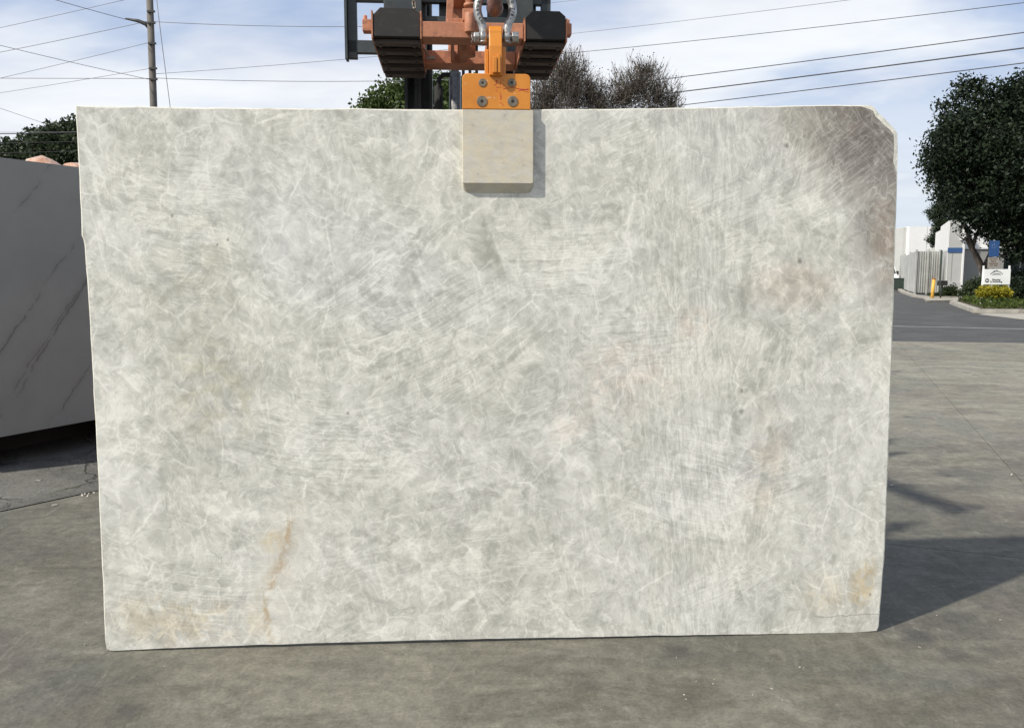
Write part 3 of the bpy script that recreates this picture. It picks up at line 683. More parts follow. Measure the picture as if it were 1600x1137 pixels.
# ------------------------------------------------------------------ fork mounted boom
M_salmon = simple('faded_orange_paint', (.44, .185, .10), .6, var=.2, scale=7, dirt=(.13, .055, .035), dirtamt=.6, bump=.15)
M_dark = simple('dark_teal_grey_steel', (.035, .046, .05), .5, var=.3, scale=6, dirt=(.07, .06, .05), dirtamt=.4)
M_fork = simple('black_fork_sleeve', (.014, .013, .012), .65, var=.4, scale=10, dirt=(.05, .035, .025), dirtamt=.4)
M_rib = simple('dirty_rib_steel', (.07, .052, .042), .6, var=.3, scale=12)
YAW = R(4)
FO = (-.205, 4.2, 0)
boom = empty('fork_boom', (FO[0], FO[1], 2.683), YAW)
tag(boom, 'faded orange boom frame with two black fork sleeves, slid onto the raised forks', 'boom attachment')
def sleeve(x0, x1, mir):
    b = MB(); oc = [(x0, .0), (x0+.0, .10), (x0+.035, .135), (x1-.03, .135), (x1, .11), (x1, .0)]
    b.prism(oc, 0, .72, XZ); o = b.build('fork_sleeve', M_fork, boom, bevel=.003)
    for xx in (x0-.008, x1+.001):
        b = MB(); b.box(xx, xx+.007, -.004, .72, -.01, .10 if mir else .12); b.build('side_plate', M_salmon, o)
    for k, y in enumerate((.04, .20, .36, .52, .68)):
        b = MB(); b.box(x0, x1, y, y+.05+.008*k, -.024, -.001); b.build('keeper_strap', M_rib, o, bevel=.003)
        for q in (x0+.03, x1-.03):
            b = MB(); b.cyl((q, y+.03, -.033), (q, y+.03, -.022), .009, 6, False); b.build('strap_bolt', M_rib, o)
sleeve(-.467, -.242, 0); sleeve(.272, .469, 1)
b = MB(); b.box(-.234, .262, .0, .136, 0, .075); b.build('front_beam', M_salmon, boom, bevel=.004)
b = MB(); b.box(-.234, .262, .51, .66, 0, .07); b.build('rear_beam', M_salmon, boom, bevel=.004)
for x in (-.52, .474):
    w_ = .05 if x < 0 else .028
    b = MB(); b.box(x, x+w_, .02, .08, .03, .085); b.cyl((x+.012, .05, .085), (x+.012, .05, .11), .010, 6, False); b.build('lock_pin', M_salmon, boom, bevel=.003)
b = MB(); b.cyl((-.03, .16, .03), (-.03, .5, .03), .028, 16); b.cyl((.0, .3, -.012), (.0, .3, .08), .035, 16); b.build('tie_tube', M_salmon, boom)
for x in (-.085, .10):
    b = MB(); b.bar((x, .14, .04), (x, .52, .04), .018, .06); b.build('tie_bar', M_salmon, boom)
# column and inclined boom
b = MB(); b.bar((-.10, .07, .07), (-.07, .07, .62), .035, .06, (0, 1, 0)); b.bar((.0, .07, .07), (-.02, .07, .62), .03, .06, (0, 1, 0))
b.box(-.11, .02, .03, .06, .07, .10); b.build('column', M_salmon, boom, bevel=.003)
b = MB(); b.box(-.035, .03, .0-.012, .10, .078, .135); b.cyl((0.0, -.02, .02), (0.0, -.02, .11), .026, 16); b.build('pivot_lug', M_salmon, boom, bevel=.003)
b = MB(); b.cyl((.005, .02, .10), (.005, .02, .16), .02, 12); b.cyl((.005, .02, .15), (.005, .02, .165), .034, 12); b.cyl((.005, .02, .16), (.005, .02, .3), .008, 8); b.build('locking_screw', M_salmon, boom)
b = MB(); b.bar((-.06, .62, .36), (.083, -.88, .55), .10, .13); b.build('boom_arm', M_salmon, boom, bevel=.006)
b = MB(); b.bar((-.06, .6, .06), (-.05, .6, .32), .10, .10, (0, 1, 0)); b.build('rear_post', M_salmon, boom, bevel=.004)
b = MB(); b.tube([(.083, -.83, .48), (.083, -.83, .36)], .016, 10); b.build('swivel_shank', M_steel, boom)

# ------------------------------------------------------------------ chains
M_chain = simple('worn_chain_steel', (.28, .25, .2), .45, .8, var=.3, scale=40)
def link_mesh(L=.045, Wd=.022, r=.0036):
    p = []
    for k in range(16):
        a = 2*math.pi*k/16; p.append((math.cos(a)*Wd/2*.8, 0, math.sin(a)*Wd/2*.8+(L/2-Wd/2)*(1 if math.sin(a) >= 0 else -1)))
    b = MB(); b.tube(p, r, 6, closed=True); return b
lk = None
def chain(name, pts, label, size=1.0):
    global lk
    root = empty(name, pts[0]); tag(root, label, 'chain')
    pts = [Vector(p) for p in pts]; step = .034*size; out = []; i = 0; p = pts[0].copy(); acc = 0
    segs = [(pts[i], pts[i+1]) for i in range(len(pts)-1)]
    for a, c in segs:
        L = (c-a).length; s_ = acc
        while s_ < L: out.append((a+(c-a)*(s_/L), (c-a).normalized())); s_ += step
        acc = s_-L
    for n, (q, d_) in enumerate(out):
        if lk is None: lk = link_mesh().build('chain_link', M_chain, root); o = lk
        else: o = lk.copy(); col.objects.link(o); o.parent = root
        o.name = 'chain_link' if n == 0 else o.name
        rot = d_.to_track_quat('Z', 'Y') @ Euler((0, 0, R(90)*(n % 2)+.3)).to_quaternion()
        o.location = q-pts[0]; o.rotation_mode = 'QUATERNION'; o.rotation_quaternion = rot; o.scale = (size,)*3
    return root
chain('hanging_chain', [at(645, -60, 4.45), at(646, 0, 4.45), at(648, 18, 4.45), at(649, 33, 4.45)], 'steel chain hanging beside the left black fork sleeve', .9)
chain('short_chain', [at(655, 73, 4.34), at(661, 75, 4.40), at(666, 82, 4.52), at(671, 88, 4.62)], 'short rusty chain drooping between the two orange beams', .62)
b = MB(); b.box(-.025, .025, -.01, .01, -.008, .008); o = b.build('chain_shackle_plate', M_chain); o.location = at(673, 91, 4.66); o.parent = boom; o.matrix_parent_inverse = (Matrix.Translation((FO[0], FO[1], 2.683)) @ Matrix.Rotation(YAW, 4, 'Z')).inverted()

# ------------------------------------------------------------------ forklift behind
fk = empty('forklift', FO, YAW); tag(fk, 'forklift truck standing behind the pale slab with its dark mast raised above it', 'forklift')
M_mast = simple('mast_steel', (.038, .042, .043), .45, .3, var=.35, scale=5, dirt=(.10, .09, .075), dirtamt=.3)
M_body = simple('forklift_orange', (.62, .20, .03), .45, var=.1, scale=3, dirt=(.15, .07, .04), dirtamt=.4)
M_tyre = simple('tyre_rubber', (.02, .02, .02), .85)
# mast rails (channels)
for s_ in (-1, 1):
    for (x_, w_, y_, top) in ((.335, .076, 1.02, 3.0), (.25, .085, 1.05, 3.75)):
        b = MB(); x0 = s_*x_
        b.box(x0-w_/2, x0+w_/2, y_+.02, y_+.10, .12, top); 
        b.box(x0-w_/2 if s_ > 0 else x0+w_/2-.018, x0-w_/2+.018 if s_ > 0 else x0+w_/2, y_-.03, y_+.02, .12, top)
        b.box(x0+w_/2-.018 if s_ > 0 else x0-w_/2, x0+w_/2 if s_ > 0 else x0-w_/2+.018, y_-.06, y_+.02, .12, top)
        b.build('mast_rail', M_mast, fk)
for z in (.3, 1.4, 2.2, 3.7):
    b = MB(); b.box(-.35, .35, 1.13, 1.17, z, z+.1); b.build('mast_crossbar', M_mast, fk)
b = MB(); b.cyl((-.07, 1.0, .2), (-.07, 1.0, 2.75), .036, 20); b.cyl((-.07, 1.0, 2.75), (-.07, 1.0, 3.6), .024, 16); b.build('lift_cylinder', M_steel, fk)
for x in (-.02, .02, .06):
    b = MB(); b.bar((x, .98, .5), (x, .98, 3.6), .018, .012, (0, 1, 0)); b.build('lift_chain', M_mast, fk)
b = MB(); b.tube([(-.17, .96, 2.3), (-.17, .95, 2.62), (-.165, .94, 2.70), (-.14, .93, 2.72), (-.10, .93, 2.72)], .014, 8); b.tube([(-.17, .96, 2.35), (-.17, .96, 2.66)], .026, 10); b.build('hydraulic_hose', M_tyre, fk)
b = MB(); b.tube([(-.31, .78, 3.0), (-.30, .74, 3.09), (-.24, .72, 3.15), (-.1, .7, 3.14), (.0, .7, 3.12), (.05, .72, 3.05), (.05, .74, 2.95)], .013, 8); b.build('hydraulic_hose', M_tyre, fk)
# carriage / backrest
CY = .74
car = [(-.675, -.625, 2.76, 3.45), (-.675, -.25, 2.79, 2.86), (-.675, .48, 3.075, 3.19), (-.24, .29, 2.95, 3.0), (.425, .48, 2.80, 3.45), (-.675, .48, 3.38, 3.45), (.25, .40, 2.80, 2.88)]
for (x0, x1, z0, z1) in car:
    b = MB(); b.box(x0, x1, CY, CY+.045, z0, z1); b.build('backrest_bar', M_dark, fk, bevel=.003)
b = MB(); b.box(-.69, -.676, CY-.03, CY+.05, 2.75, 3.45); b.build('side_flange', M_dark, fk)
b = MB(); b.box(-.30, .30, CY+.05, CY+.16, 2.85, 3.3); 
o = b.build('carriage_plate', M_dark, fk) if False else None
for (x0, x1) in ((-.30, -.235), (.12, .40)):
    b = MB(); b.box(x0, x1, CY+.05, CY+.14, 2.80, 3.30); b.build('carriage_plate', M_dark, fk)
b = MB(); b.box(-.16, -.02, CY+.06, CY+.14, 2.9, 3.3); b.build('carriage_plate', M_dark, fk)
for (x0, x1) in ((-.468, -.255), (.235, .375)):
    b = MB(); b.box(x0, x1, CY-.05, CY-.005, 2.72, 3.30); b.build('fork_shank', M_dark, fk, bevel=.004)
# truck body (behind the slab)
b = MB(); b.prism([(1.25, .25), (3.3, .25), (3.75, .35), (3.8, .95), (3.3, 1.05), (2.75, 1.1), (2.2, .95), (1.9, .55), (1.25, .5)], -.52, .52, Matrix(((0, 0, 1, 0), (1, 0, 0, 0), (0, 1, 0, 0), (0, 0, 0, 1))))
b.build('chassis', M_body, fk, bevel=.03)
for x in (-.48, .48):
    for (y, r_) in ((1.55, .32), (3.1, .27)):
        b = MB(); b.cyl((x-.1, y, r_), (x+.1, y, r_), r_, 32, False); w = b.build('wheel', M_tyre, fk, bevel=.02)
        b = MB(); b.cyl((x-.106, y, r_), (x+.106, y, r_), r_*.5, 24, False); b.build('rim', M_body, w)
for x in (-.47, .47):
    b = MB(); b.tube([(x, 1.5, .5), (x, 1.65, 1.3), (x, 1.85, 2.05)], .028, 8); b.build('guard_post', M_dark, fk)
    b = MB(); b.tube([(x, 3.25, 1.0), (x, 3.2, 1.6), (x, 3.0, 2.05)], .028, 8); b.build('guard_post', M_dark, fk)
b = MB(); b.box(-.5, .5, 1.8, 3.05, 2.05, 2.07)
for k in range(6): b.box(-.5, .5, 1.85+k*.22, 1.89+k*.22, 2.07, 2.10)
b.build('overhead_guard', M_dark, fk)
b = MB(); b.box(-.22, .22, 2.5, 2.95, 1.1, 1.2); b.box(-.22, .22, 2.88, 3.0, 1.2, 1.6); b.build('seat', M_tyre, fk, bevel=.03)
b = MB(); b.tube([(0.17*math.cos(a), 2.1+.15*math.sin(a), 1.32+.08*math.sin(a)) for a in [2*math.pi*k/20 for k in range(20)]], .014, 8, closed=True); b.cyl((0, 1.85, 1.0), (0, 2.1, 1.32), .02, 8); b.build('steering_wheel', M_tyre, fk)

# ------------------------------------------------------------------ grey slab at left, on timber
def mat_greyslab():
    m, t, b = newmat('blue_grey_veined_stone'); p = t.obj(); x, y, z = t.sep(p)
    w = t.v('ADD', p, t.v('SCALE', t.v('SUBTRACT', t.noise(p, 2.2, 5, .6, out=1), (.5, .5, .5)), .2))
    c = t.mix(t.mr(t.noise(w, 1.2, 5, .6), .35, .65), (.255, .257, .238), (.29, .292, .272))
    tot = None
    for (k, off, wd) in ((.9, -.1, .010), (.95, -.62, .012), (.9, -.52, .006), (.9, .75, .008), (.7, 1.5, .006), (.9, -1.25, .006)):
        wx, wy, wz = t.sep(w)
        d_ = t.m('ABSOLUTE', t.m('SUBTRACT', t.m('SUBTRACT', wz, t.m('MULTIPLY', wx, k*1.3)), .35+off))
        v = t.mr(d_, 0, wd*2.0, 1, 0); v = t.m('ADD', v, t.m('MULTIPLY', t.mr(d_, 0, .1, 1, 0), .25)); tot = v if tot is None else t.m('MAXIMUM', tot, v)
    tot = t.m('MULTIPLY', tot, t.mr(t.noise(p, 3.5, 4, .65, off=(1, 1, 1)), .38, .58))
    c = t.mix(t.m('MULTIPLY', tot, .6), c, (.10, .095, .09))
    t.put(b.inputs['Base Color'], c); b.inputs['Roughness'].default_value = .42; b.inputs['Specular IOR Level'].default_value = .3; return m
ga, gb_ = gnd(0, 683, .25), gnd(147, 656, .25); gd = (gb_-ga); gd.z = 0; gd.normalize()
g0 = ga-gd*.34; GL = 2.5
b = MB(); gh = 2.19
b.prism([(0, 0), (GL, 0), (GL+.01, gh+.01), (-.0, gh)], 0, .03, XZ)
gs = b.build('grey_slab', [mat_greyslab()], bevel=.002)
gs.location = (g0.x, g0.y, .25); gs.rotation_euler = (0, 0, math.atan2(gd.y, gd.x))
tag(gs, 'dark blue-grey veined stone slab in shade, standing on timber at the left edge of the yard', 'stone slab')
GM = Matrix.Translation((g0.x, g0.y, 0)) @ Matrix.Rotation(math.atan2(gd.y, gd.x), 4, 'Z')
M_wood = simple('weathered_red_timber', (.32, .12, .06), .8, var=.3, scale=12, dirt=(.12, .06, .04), dirtamt=.5, bump=.4)
for k, (x_, lab) in enumerate(((.12, 'reddish timber block under the front end of the grey slab'), (1.9, 'reddish timber block under the far end of the grey slab'))):
    b = MB(); b.box(-.12, .10, .02, .62, .135, .248)
    o = b.build('timber_block', M_wood, bevel=.004); o.matrix_world = GM @ Matrix.Translation((x_+.06, .0, 0)); tag(o, lab, 'timber block', 'timber blocks under the grey slab')
# unseen slabs of the same bundle, deepened to keep light out of the gap
M_gs2 = simple('grey_stone_backs', (.30, .29, .28), .6, var=.1, scale=2)
for k in range(3):
    b = MB(); b.box(.05*k, GL-.1*k, .05+.32*k, .36+.32*k, .25, .25+2.1-.03*k)
    o = b.build('grey_slab', M_gs2); o.matrix_world = GM
    tag(o, ['grey stone slab right behind the veined grey slab', 'grey stone slab second behind the veined grey slab', 'rearmost grey stone slab of the bundle on timber'][k], 'stone slab')
for x_ in (.17, 1.95):
    b = MB(); b.box(x_-.10, x_+.08, .10, .60, .003, .133); o = b.build('rack_foot', simple('black_rack_foot', (.012, .012, .012), .7)); o.matrix_world = GM; tag(o, 'black support foot under the timber block at the %s end of the grey slab' % ('front' if x_ < 1 else 'far'), 'support')
M_gapshade = simple('dark_rack_steel', (.012, .012, .012), .7, var=.3)  # black for a beam added to block sun and deepen the gap's shade
b = MB(); b.box(.1, GL+.2, .62, .95, .003, .245); o = b.build('rack_beam', M_gapshade); o.matrix_world = GM; tag(o, 'dark steel rack beam in the black gap under the grey slabs', 'rack')
# orange plastic wrapped bundle
def mat_wrap():
    m, t, b = newmat('crumpled_orange_plastic'); p = t.obj(); n = t.noise(p, 7, 6, .65, 1.0)
    c = t.mix(t.mr(n, .35, .62), (.48, .24, .15), (.60, .42, .32)); c = t.mix(t.mr(t.noise(p, 4, 4, .6, .6, off=(5, 5, 5)), .54, .64), c, (.58, .52, .44))
    t.put(b.inputs['Base Color'], c); b.inputs['Roughness'].default_value = .45; t.put(b.inputs['Normal'], t.bump(n, .6, .05)); return m
nx, nz = 46, 10; Vv = []; Fq = []
for j in range(nz):
    for i in range(nx):
        u = i/(nx-1); x_ = -5.42+u*2.6; side = j/(nz-1)
        prof_ = [(8.78, 0), (8.78, .8), (8.78, 1.6), (8.78, 2.2), (8.78, 2.48), (8.86, 2.61), (9.05, 2.64), (9.26, 2.60), (9.36, 2.3), (9.38, 0)][j]
        n_ = mnoise.noise(Vector((x_*4.5, prof_[0]*5, j*.7))); n2_ = mnoise.noise(Vector((x_*9, j*1.9, 5)))
        Vv.append((x_, prof_[0]+n_*.03, prof_[1]+(n_*.12+abs(n2_)*.13+.03*math.sin(x_*6) if prof_[1] > 2.3 else 0)-max(0, (-5.0-x_))*.5*(prof_[1] > 2.3)))
for j in range(nz-1):
    for i in range(nx-1): Fq.append((j*nx+i, j*nx+i+1, (j+1)*nx+i+1, (j+1)*nx+i))
o = numesh('wrapped_bundle', Vv, Fq, mat_wrap()); tag(o, 'stone bundle under crumpled orange plastic showing above the grey slab', 'wrapped bundle')

# ------------------------------------------------------------------ trees
def mat_leaf(name, c0, c1, tr=.25, rough=.5):
    m, t, b = newmat(name); p = t.obj()
    n = t.noise(p, 1.1, 3, .6); n2 = t.noise(p, 14, 2, .5)
    c = t.mix(t.mr(t.m('ADD', t.m('MULTIPLY', n, .5), t.m('MULTIPLY', n2, .5)), .36, .64), c0, c1)
    t.put(b.inputs['Base Color'], c); b.inputs['Roughness'].default_value = rough; b.inputs['Specular IOR Level'].default_value = .18
    tl = t.n.new('ShaderNodeBsdfTranslucent'); t.put(tl.inputs[0], c)
    mx = t.n.new('ShaderNodeMixShader'); mx.inputs[0].default_value = tr
    out = t.n['Material Output']; t.l.new(b.outputs[0], mx.inputs[1]); t.l.new(tl.outputs[0], mx.inputs[2]); t.l.new(mx.outputs[0], out.inputs[0])
    return m
M_leafd = mat_leaf('dark_ficus_leaves', (.006, .012, .007), (.026, .040, .019), .10, .5)
M_leafg = mat_leaf('green_leaves', (.045, .075, .022), (.10, .14, .045), .3)
M_leafp = mat_leaf('grey_green_leaves', (.03, .045, .024), (.06, .08, .04), .2)
M_leafs = mat_leaf('sparse_brownish_leaves', (.07, .06, .05), (.11, .10, .07), .2)
M_yel = mat_leaf('yellow_green_leaves', (.20, .19, .015), (.42, .37, .04), .25)
M_pine = mat_leaf('pine_needles', (.025, .04, .022), (.05, .07, .04), .15)
M_gc = mat_leaf('ground_cover_leaves', (.035, .06, .012), (.10, .13, .03), .25)
M_shrub = mat_leaf('shrub_leaves', (.022, .035, .015), (.055, .075, .03), .2)
M_bark = simple('grey_bark', (.16, .135, .11), .85, var=.3, scale=5, bump=.5)
M_twig = simple('dark_twigs', (.105, .088, .07), .85, var=.3)
def leaves(centres, size, elong=1.9, r=rng, up=.0):
    n = len(centres); d = r.normal(size=(n, 3)); d[:, 2] = d[:, 2]*(1-up)+up*abs(d[:, 2]); d /= np.linalg.norm(d, axis=1)[:, None]
    t_ = r.normal(size=(n, 3)); t_ -= (t_*d).sum(1)[:, None]*d; t_ /= np.linalg.norm(t_, axis=1)[:, None]; s_ = np.cross(d, t_)
    L = size*r.uniform(.65, 1.3, n)[:, None]; Wd = L/elong
    A_ = centres-t_*L/2; B2 = centres+s_*Wd/2+d*L*.06; C_ = centres+t_*L/2; D_ = centres-s_*Wd/2+d*L*.06
    V = np.stack([A_, B2, C_, D_], 1).reshape(-1, 3); Fc = np.arange(4*n).reshape(n, 4); return V, Fc
def blobs_points(blobs, n_clump, per, clump_r, shell=.55, r=rng):
    P_ = []; vol = np.array([b_[3]*b_[4]*b_[5] for b_ in blobs])**.67; vol /= vol.sum()
    for b_, f in zip(blobs, vol):
        k = max(1, int(n_clump*f)); d = r.normal(size=(k, 3)); d /= np.linalg.norm(d, axis=1)[:, None]
        rad_ = (shell+(1-shell)*r.uniform(0, 1, k)**.5)[:, None]*(1+.10*np.sin(d[:, :1]*9+d[:, 2:3]*7))
        P_.append(np.array(b_[:3])+d*rad_*np.array(b_[3:6]))
    c = np.concatenate(P_); pts = (c[:, None, :]+r.normal(size=(len(c), per, 3))*clump_r*np.array([1, 1, .75])).reshape(-1, 3)
    return pts
def trunk_obj(root, base, paths, mat=M_bark, name='trunk'):
    b = MB()
    for pth, rr in paths: b.tube([Vector(p)-Vector(base) for p in pth], rr, 9)
    return b.build(name, mat, root)
def tree(name, base, blobs, n_clump, per, clump_r, leaf, mat, label, paths, cat='tree', group=None, shell=.5):
    root = empty(name, base); tag(root, label, cat, group)
    pts = blobs_points(blobs, n_clump, per, clump_r, shell); pts = pts[pts[:, 2] > .05]-np.array(base)
    V, Fc = leaves(pts, leaf); numesh('crown', V, Fc, mat, root)
    if paths: trunk_obj(root, base, paths)
    return root
# big dark ficus at right
Y0 = 45
def c3(x, y, Y): return tuple(at(x, y, Y))
bl_ = []
for (x, y, rx, dy) in ((1530, 185, 56, 0), (1605, 195, 78, -1), (1500, 262, 52, 1), (1492, 235, 42, -2), (1560, 270, 78, -2), (1640, 270, 90, 0), (1575, 330, 50, -1), (1620, 350, 66, -2), (1508, 306, 36, 1), (1590, 230, 70, 2), (1680, 230, 70, 0), (1660, 350, 50, 1), (1600, 385, 26, -1), (1562, 364, 14, -2)):
    p = at(x, y, Y0+dy); s_ = rx/1300*Y0; bl_.append((*p, s_, s_*1.1, s_*.95))
tb = gnd(1541, 471); tb = at(1541, 471, 47); tb.z = 0
def P3(x, y, dy=0): return at(x, y, 47+dy)
rr2 = random.Random(5)
for k in range(34):
    q = bl_[rr2.randrange(0, 11)]; a = rr2.uniform(0, 6.28); e = rr2.uniform(-.5, 1.3); s_ = rr2.uniform(.45, .85)
    bl_.append((q[0]+q[3]*math.cos(a)*math.cos(e)*.98, q[1]+q[4]*math.sin(a)*math.cos(e)*.98, q[2]+q[5]*math.sin(e)*.98, s_, s_, s_*.8))
paths = [([tuple(tb), P3(1539, 445), P3(1537, 425), P3(1528, 405), P3(1519, 388), P3(1514, 374)], [.26, .22, .2, .17, .14, .12]),
         ([P3(1527, 403), P3(1517, 388), P3(1510, 374), P3(1507, 373)], [.12, .10, .09, .12]),
         ([P3(1518, 384), P3(1513, 366), P3(1508, 353), P3(1504, 352)], [.13, .11, .1, .13]),
         ([P3(1520, 386), P3(1524, 371), P3(1530, 358), P3(1531, 350)], [.11, .10, .09, .13]),
         ([P3(1537, 425), P3(1543, 410), P3(1560, 370), P3(1575, 330), P3(1580, 260)], [.2, .18, .15, .13, .08]),
         ([P3(1560, 370), P3(1600, 320), P3(1640, 280)], [.12, .1, .06]), ([P3(1530, 352), P3(1526, 320), P3(1520, 270)], [.09, .07, .04]),
         ([P3(1504, 355), P3(1494, 350), P3(1488, 346)], [.03, .02, .01]), ([P3(1507, 376), P3(1500, 370), P3(1494, 365)], [.03, .02, .01]), ([P3(1504, 355), P3(1499, 362), P3(1492, 357)], [.03, .02, .01])]
tree('ficus_tree', tuple(tb), bl_, 6800, 18, .24, .20, M_leafd, 'big dense dark-leaved tree with pollarded trunk behind the white sign', paths, shell=.35)
# conifer behind, hanging into the gap, and its small outlier
tp = at(1478, 470, 80); tp.z = 0
tree('pine_tree', tuple(tp), [(*at(1461, 331, 80), .8, .8, .55), (*at(1474, 338, 80), 1.3, 1.2, 1.15), (*at(1476, 350, 80), 1.0, 1, .7), (*at(1490, 330, 80), 1.9, 1.5, 1.8), (*at(1505, 320, 80), 2.1, 1.8, 2.1)], 480, 30, .18, .20, M_pine, 'soft grey-green pine crown between the white warehouse and the dark tree',
     [([tuple(tp), at(1490, 420, 80), at(1488, 330, 80)], [.2, .16, .08])])
tp = at(1466, 470, 82); tp.z = 0
tree('small_tree', tuple(tp), [(*at(1462, 370, 82), .5, .6, .8), (*at(1456, 373, 82), .5, .4, .3), (*at(1465, 377, 82), .6, .5, .55)], 130, 22, .16, .19, M_pine, 'small tree tuft against the white warehouse wall',
     [([tuple(tp), at(1467, 400, 82), at(1464, 375, 82)], [.09, .07, .04])])
# left tree above the grey slab
def ctree(name, label, Y, blobs, n, per, cr, lf, mat, basex, shell=.45):
    base = at(basex, 500, Y); base.z = 0
    bb = [(*at(x, y, Y+dy), r/1300*Y*1.15, r/1300*Y, r*ry/1300*Y) for (x, y, r, ry, dy) in blobs]
    top = at(blobs[0][0], blobs[0][1], Y)
    pp = [([tuple(base), base.lerp(top, .45)+Vector((.2, 0, 0)), tuple(top)], [.3, .2, .08])]
    for bb_ in bb[1:5]: pp.append(([base.lerp(top, .45), Vector(bb_[:3])], [.12, .04]))
    return tree(name, tuple(base), bb, n, per, cr, lf, mat, label, pp, shell=shell)
ctree('leafy_tree', 'dark green bushy tree above the grey slab at the left edge', 42, [(85, 232, 34, 1.0, 0), (30, 246, 27, .9, 0), (60, 235, 28, .95, 1), (112, 215, 26, 1, 0), (140, 235, 40, 1, 0), (100, 260, 50, 1, 0), (40, 275, 40, 1, 1)], 900, 20, .20, .24, M_leafp, 85)
ctree('leafy_tree', 'sunlit green tree visible behind the forklift mast', 34, [(625, 170, 42, .9, 0), (590, 168, 24, .7, 0), (660, 150, 32, 1, 0), (700, 150, 34, 1.0, 1), (640, 138, 22, .9, 0), (575, 172, 14, .5, 0), (720, 175, 40, 1, 0), (740, 155, 30, 1, 0)], 800, 13, .20, .20, M_leafg, 640)
# twiggy trees right of the clamp
def twiggy(base, top, spread, seed, label, n_leaf=2600, trunk_top=.45, width=1.5, shape=()):
    r_ = random.Random(seed); root = empty('twiggy_tree', base); tag(root, label, 'tree', 'bare twiggy trees behind the slab')
    b = MB(); tips = []; base = Vector(base); top = Vector(top)
    def grow(p, d, L, rad_, lv):
        k = 3; pts_ = [p]; q = p.copy(); dd = d.copy()
        for i in range(k):
            dd = (dd+Vector((r_.gauss(0, .13), r_.gauss(0, .13), r_.gauss(0, .08)+.05))).normalized(); q = q+dd*L/k; pts_.append(q.copy())
        b.tube([x-base for x in pts_], [rad_, rad_*.87, rad_*.75, rad_*.62], 5 if lv < 3 else 3, cap=False)
        if lv >= 3: tips.extend(pts_[1:])
        if lv < 5:
            for j in range(3):
                a = r_.uniform(.25, .75); ax_ = Vector((r_.gauss(0, 1), r_.gauss(0, 1), r_.gauss(0, .5))).normalized()
                grow(pts_[-1] if j == 0 else pts_[r_.choice((1, 2, 3))], (Matrix.Rotation(a, 3, ax_) @ dd).normalized(), L*r_.uniform(.66, .88), rad_*.62, lv+1)
    h = (top-base).length; mid = base.lerp(top, trunk_top); b.tube([base-base, (mid-base)*.5+Vector((.1, 0, 0)), mid-base], [.17, .14, .12], 8)
    for j in range(5):
        a = 2*math.pi*j/5+r_.uniform(-.3, .3); grow(mid, Vector((math.cos(a)*spread, math.sin(a)*spread, 1)).normalized(), h*(1-trunk_top)*.42, .07, 1)
    k0 = len(b.v); tz = np.array([(t_-base)[:] for t_ in tips]); zt_ = np.percentile(tz[:, 2], 99); wx = np.percentile(abs(tz[:, 0]-np.median(tz[:, 0])), 96)
    z0_ = h*.35; kz = (h-z0_)/(zt_-z0_); kx = width/wx; cx_ = np.median(tz[:, 0])
    def fit(p):
        u = min(1, max(0, p[2]/z0_)); return ((p[0]-cx_*u)*(1+(kx-1)*u), p[1]*(1+(kx-1)*u), p[2] if p[2] < z0_ else z0_+(p[2]-z0_)*kz)
    b.v = [fit(p) for p in b.v]; tips = [base+Vector(fit(t_-base)) for t_ in tips]
    b.build('branches', M_twig, root)
    bb = []
    for (x, y, rx, ry) in shape: p = at(x, y, 36)-base; bb.append((p.x, p.y, p.z, rx/33, rx/33, ry/33))
    c = []; d = []
    for q in bb:
        n = int(950*q[3]*q[5]); u = rng.normal(size=(n, 3)); u /= np.linalg.norm(u, axis=1)[:, None]; rr_ = rng.uniform(0, 1, n)[:, None]**.62*(1+.28*np.sin(u[:, :1]*7+u[:, 2:]*5+x))
        c.append(np.array(q[:3])+u*rr_*np.array(q[3:])); d.append(u*.9+np.array([0, 0, .9])+rng.normal(size=(n, 3))*.45)
    c = np.concatenate(c); d = np.concatenate(d); d /= np.linalg.norm(d, axis=1)[:, None]; n = len(c)
    L = rng.uniform(.2, .7, n)[:, None]; sd__ = np.cross(d, rng.normal(size=(n, 3))); sd__ /= np.linalg.norm(sd__, axis=1)[:, None]; wq = .010
    V = np.stack([c-d*L/2-sd__*wq, c-d*L/2+sd__*wq, c+d*L/2+sd__*wq*.3, c+d*L/2-sd__*wq*.3], 1).reshape(-1, 3)
    numesh('twigs', V, np.arange(4*n).reshape(n, 4), M_twig, root)
    c2 = (c+d*L*rng.uniform(-.4, .5, (n, 1)))[rng.uniform(size=n) < .75]; V, Fc = leaves(c2, .09); numesh('leaves', V, Fc, M_leafs, root)
for (x, ytop, sp, sd_, lb, wd_, shape) in (
    (878, 96, .62, 11, 'bare twiggy tree rising right beside the orange clamp', 1.2, [(878, 128, 44, 42), (856, 155, 34, 44), (900, 140, 32, 44), (885, 104, 28, 20), (838, 178, 30, 30)]),
    (940, 142, .6, 17, 'lower twiggy tree in the gap between its two taller neighbours', 1.0, [(940, 166, 36, 34), (925, 150, 24, 26)]),
    (1004, 107, .7, 23, 'twiggy tree at the right of the group, under the power lines', 1.3, [(1000, 134, 40, 36), (975, 150, 34, 34), (1028, 152, 32, 36), (1008, 108, 20, 14), (1048, 168, 20, 26)])):
    base = at(x, 500, 36); base.z = 0; top = at(x, ytop, 36); twiggy(tuple(base), tuple(top), sp, sd_, lb, 17000, .42, wd_, shape)

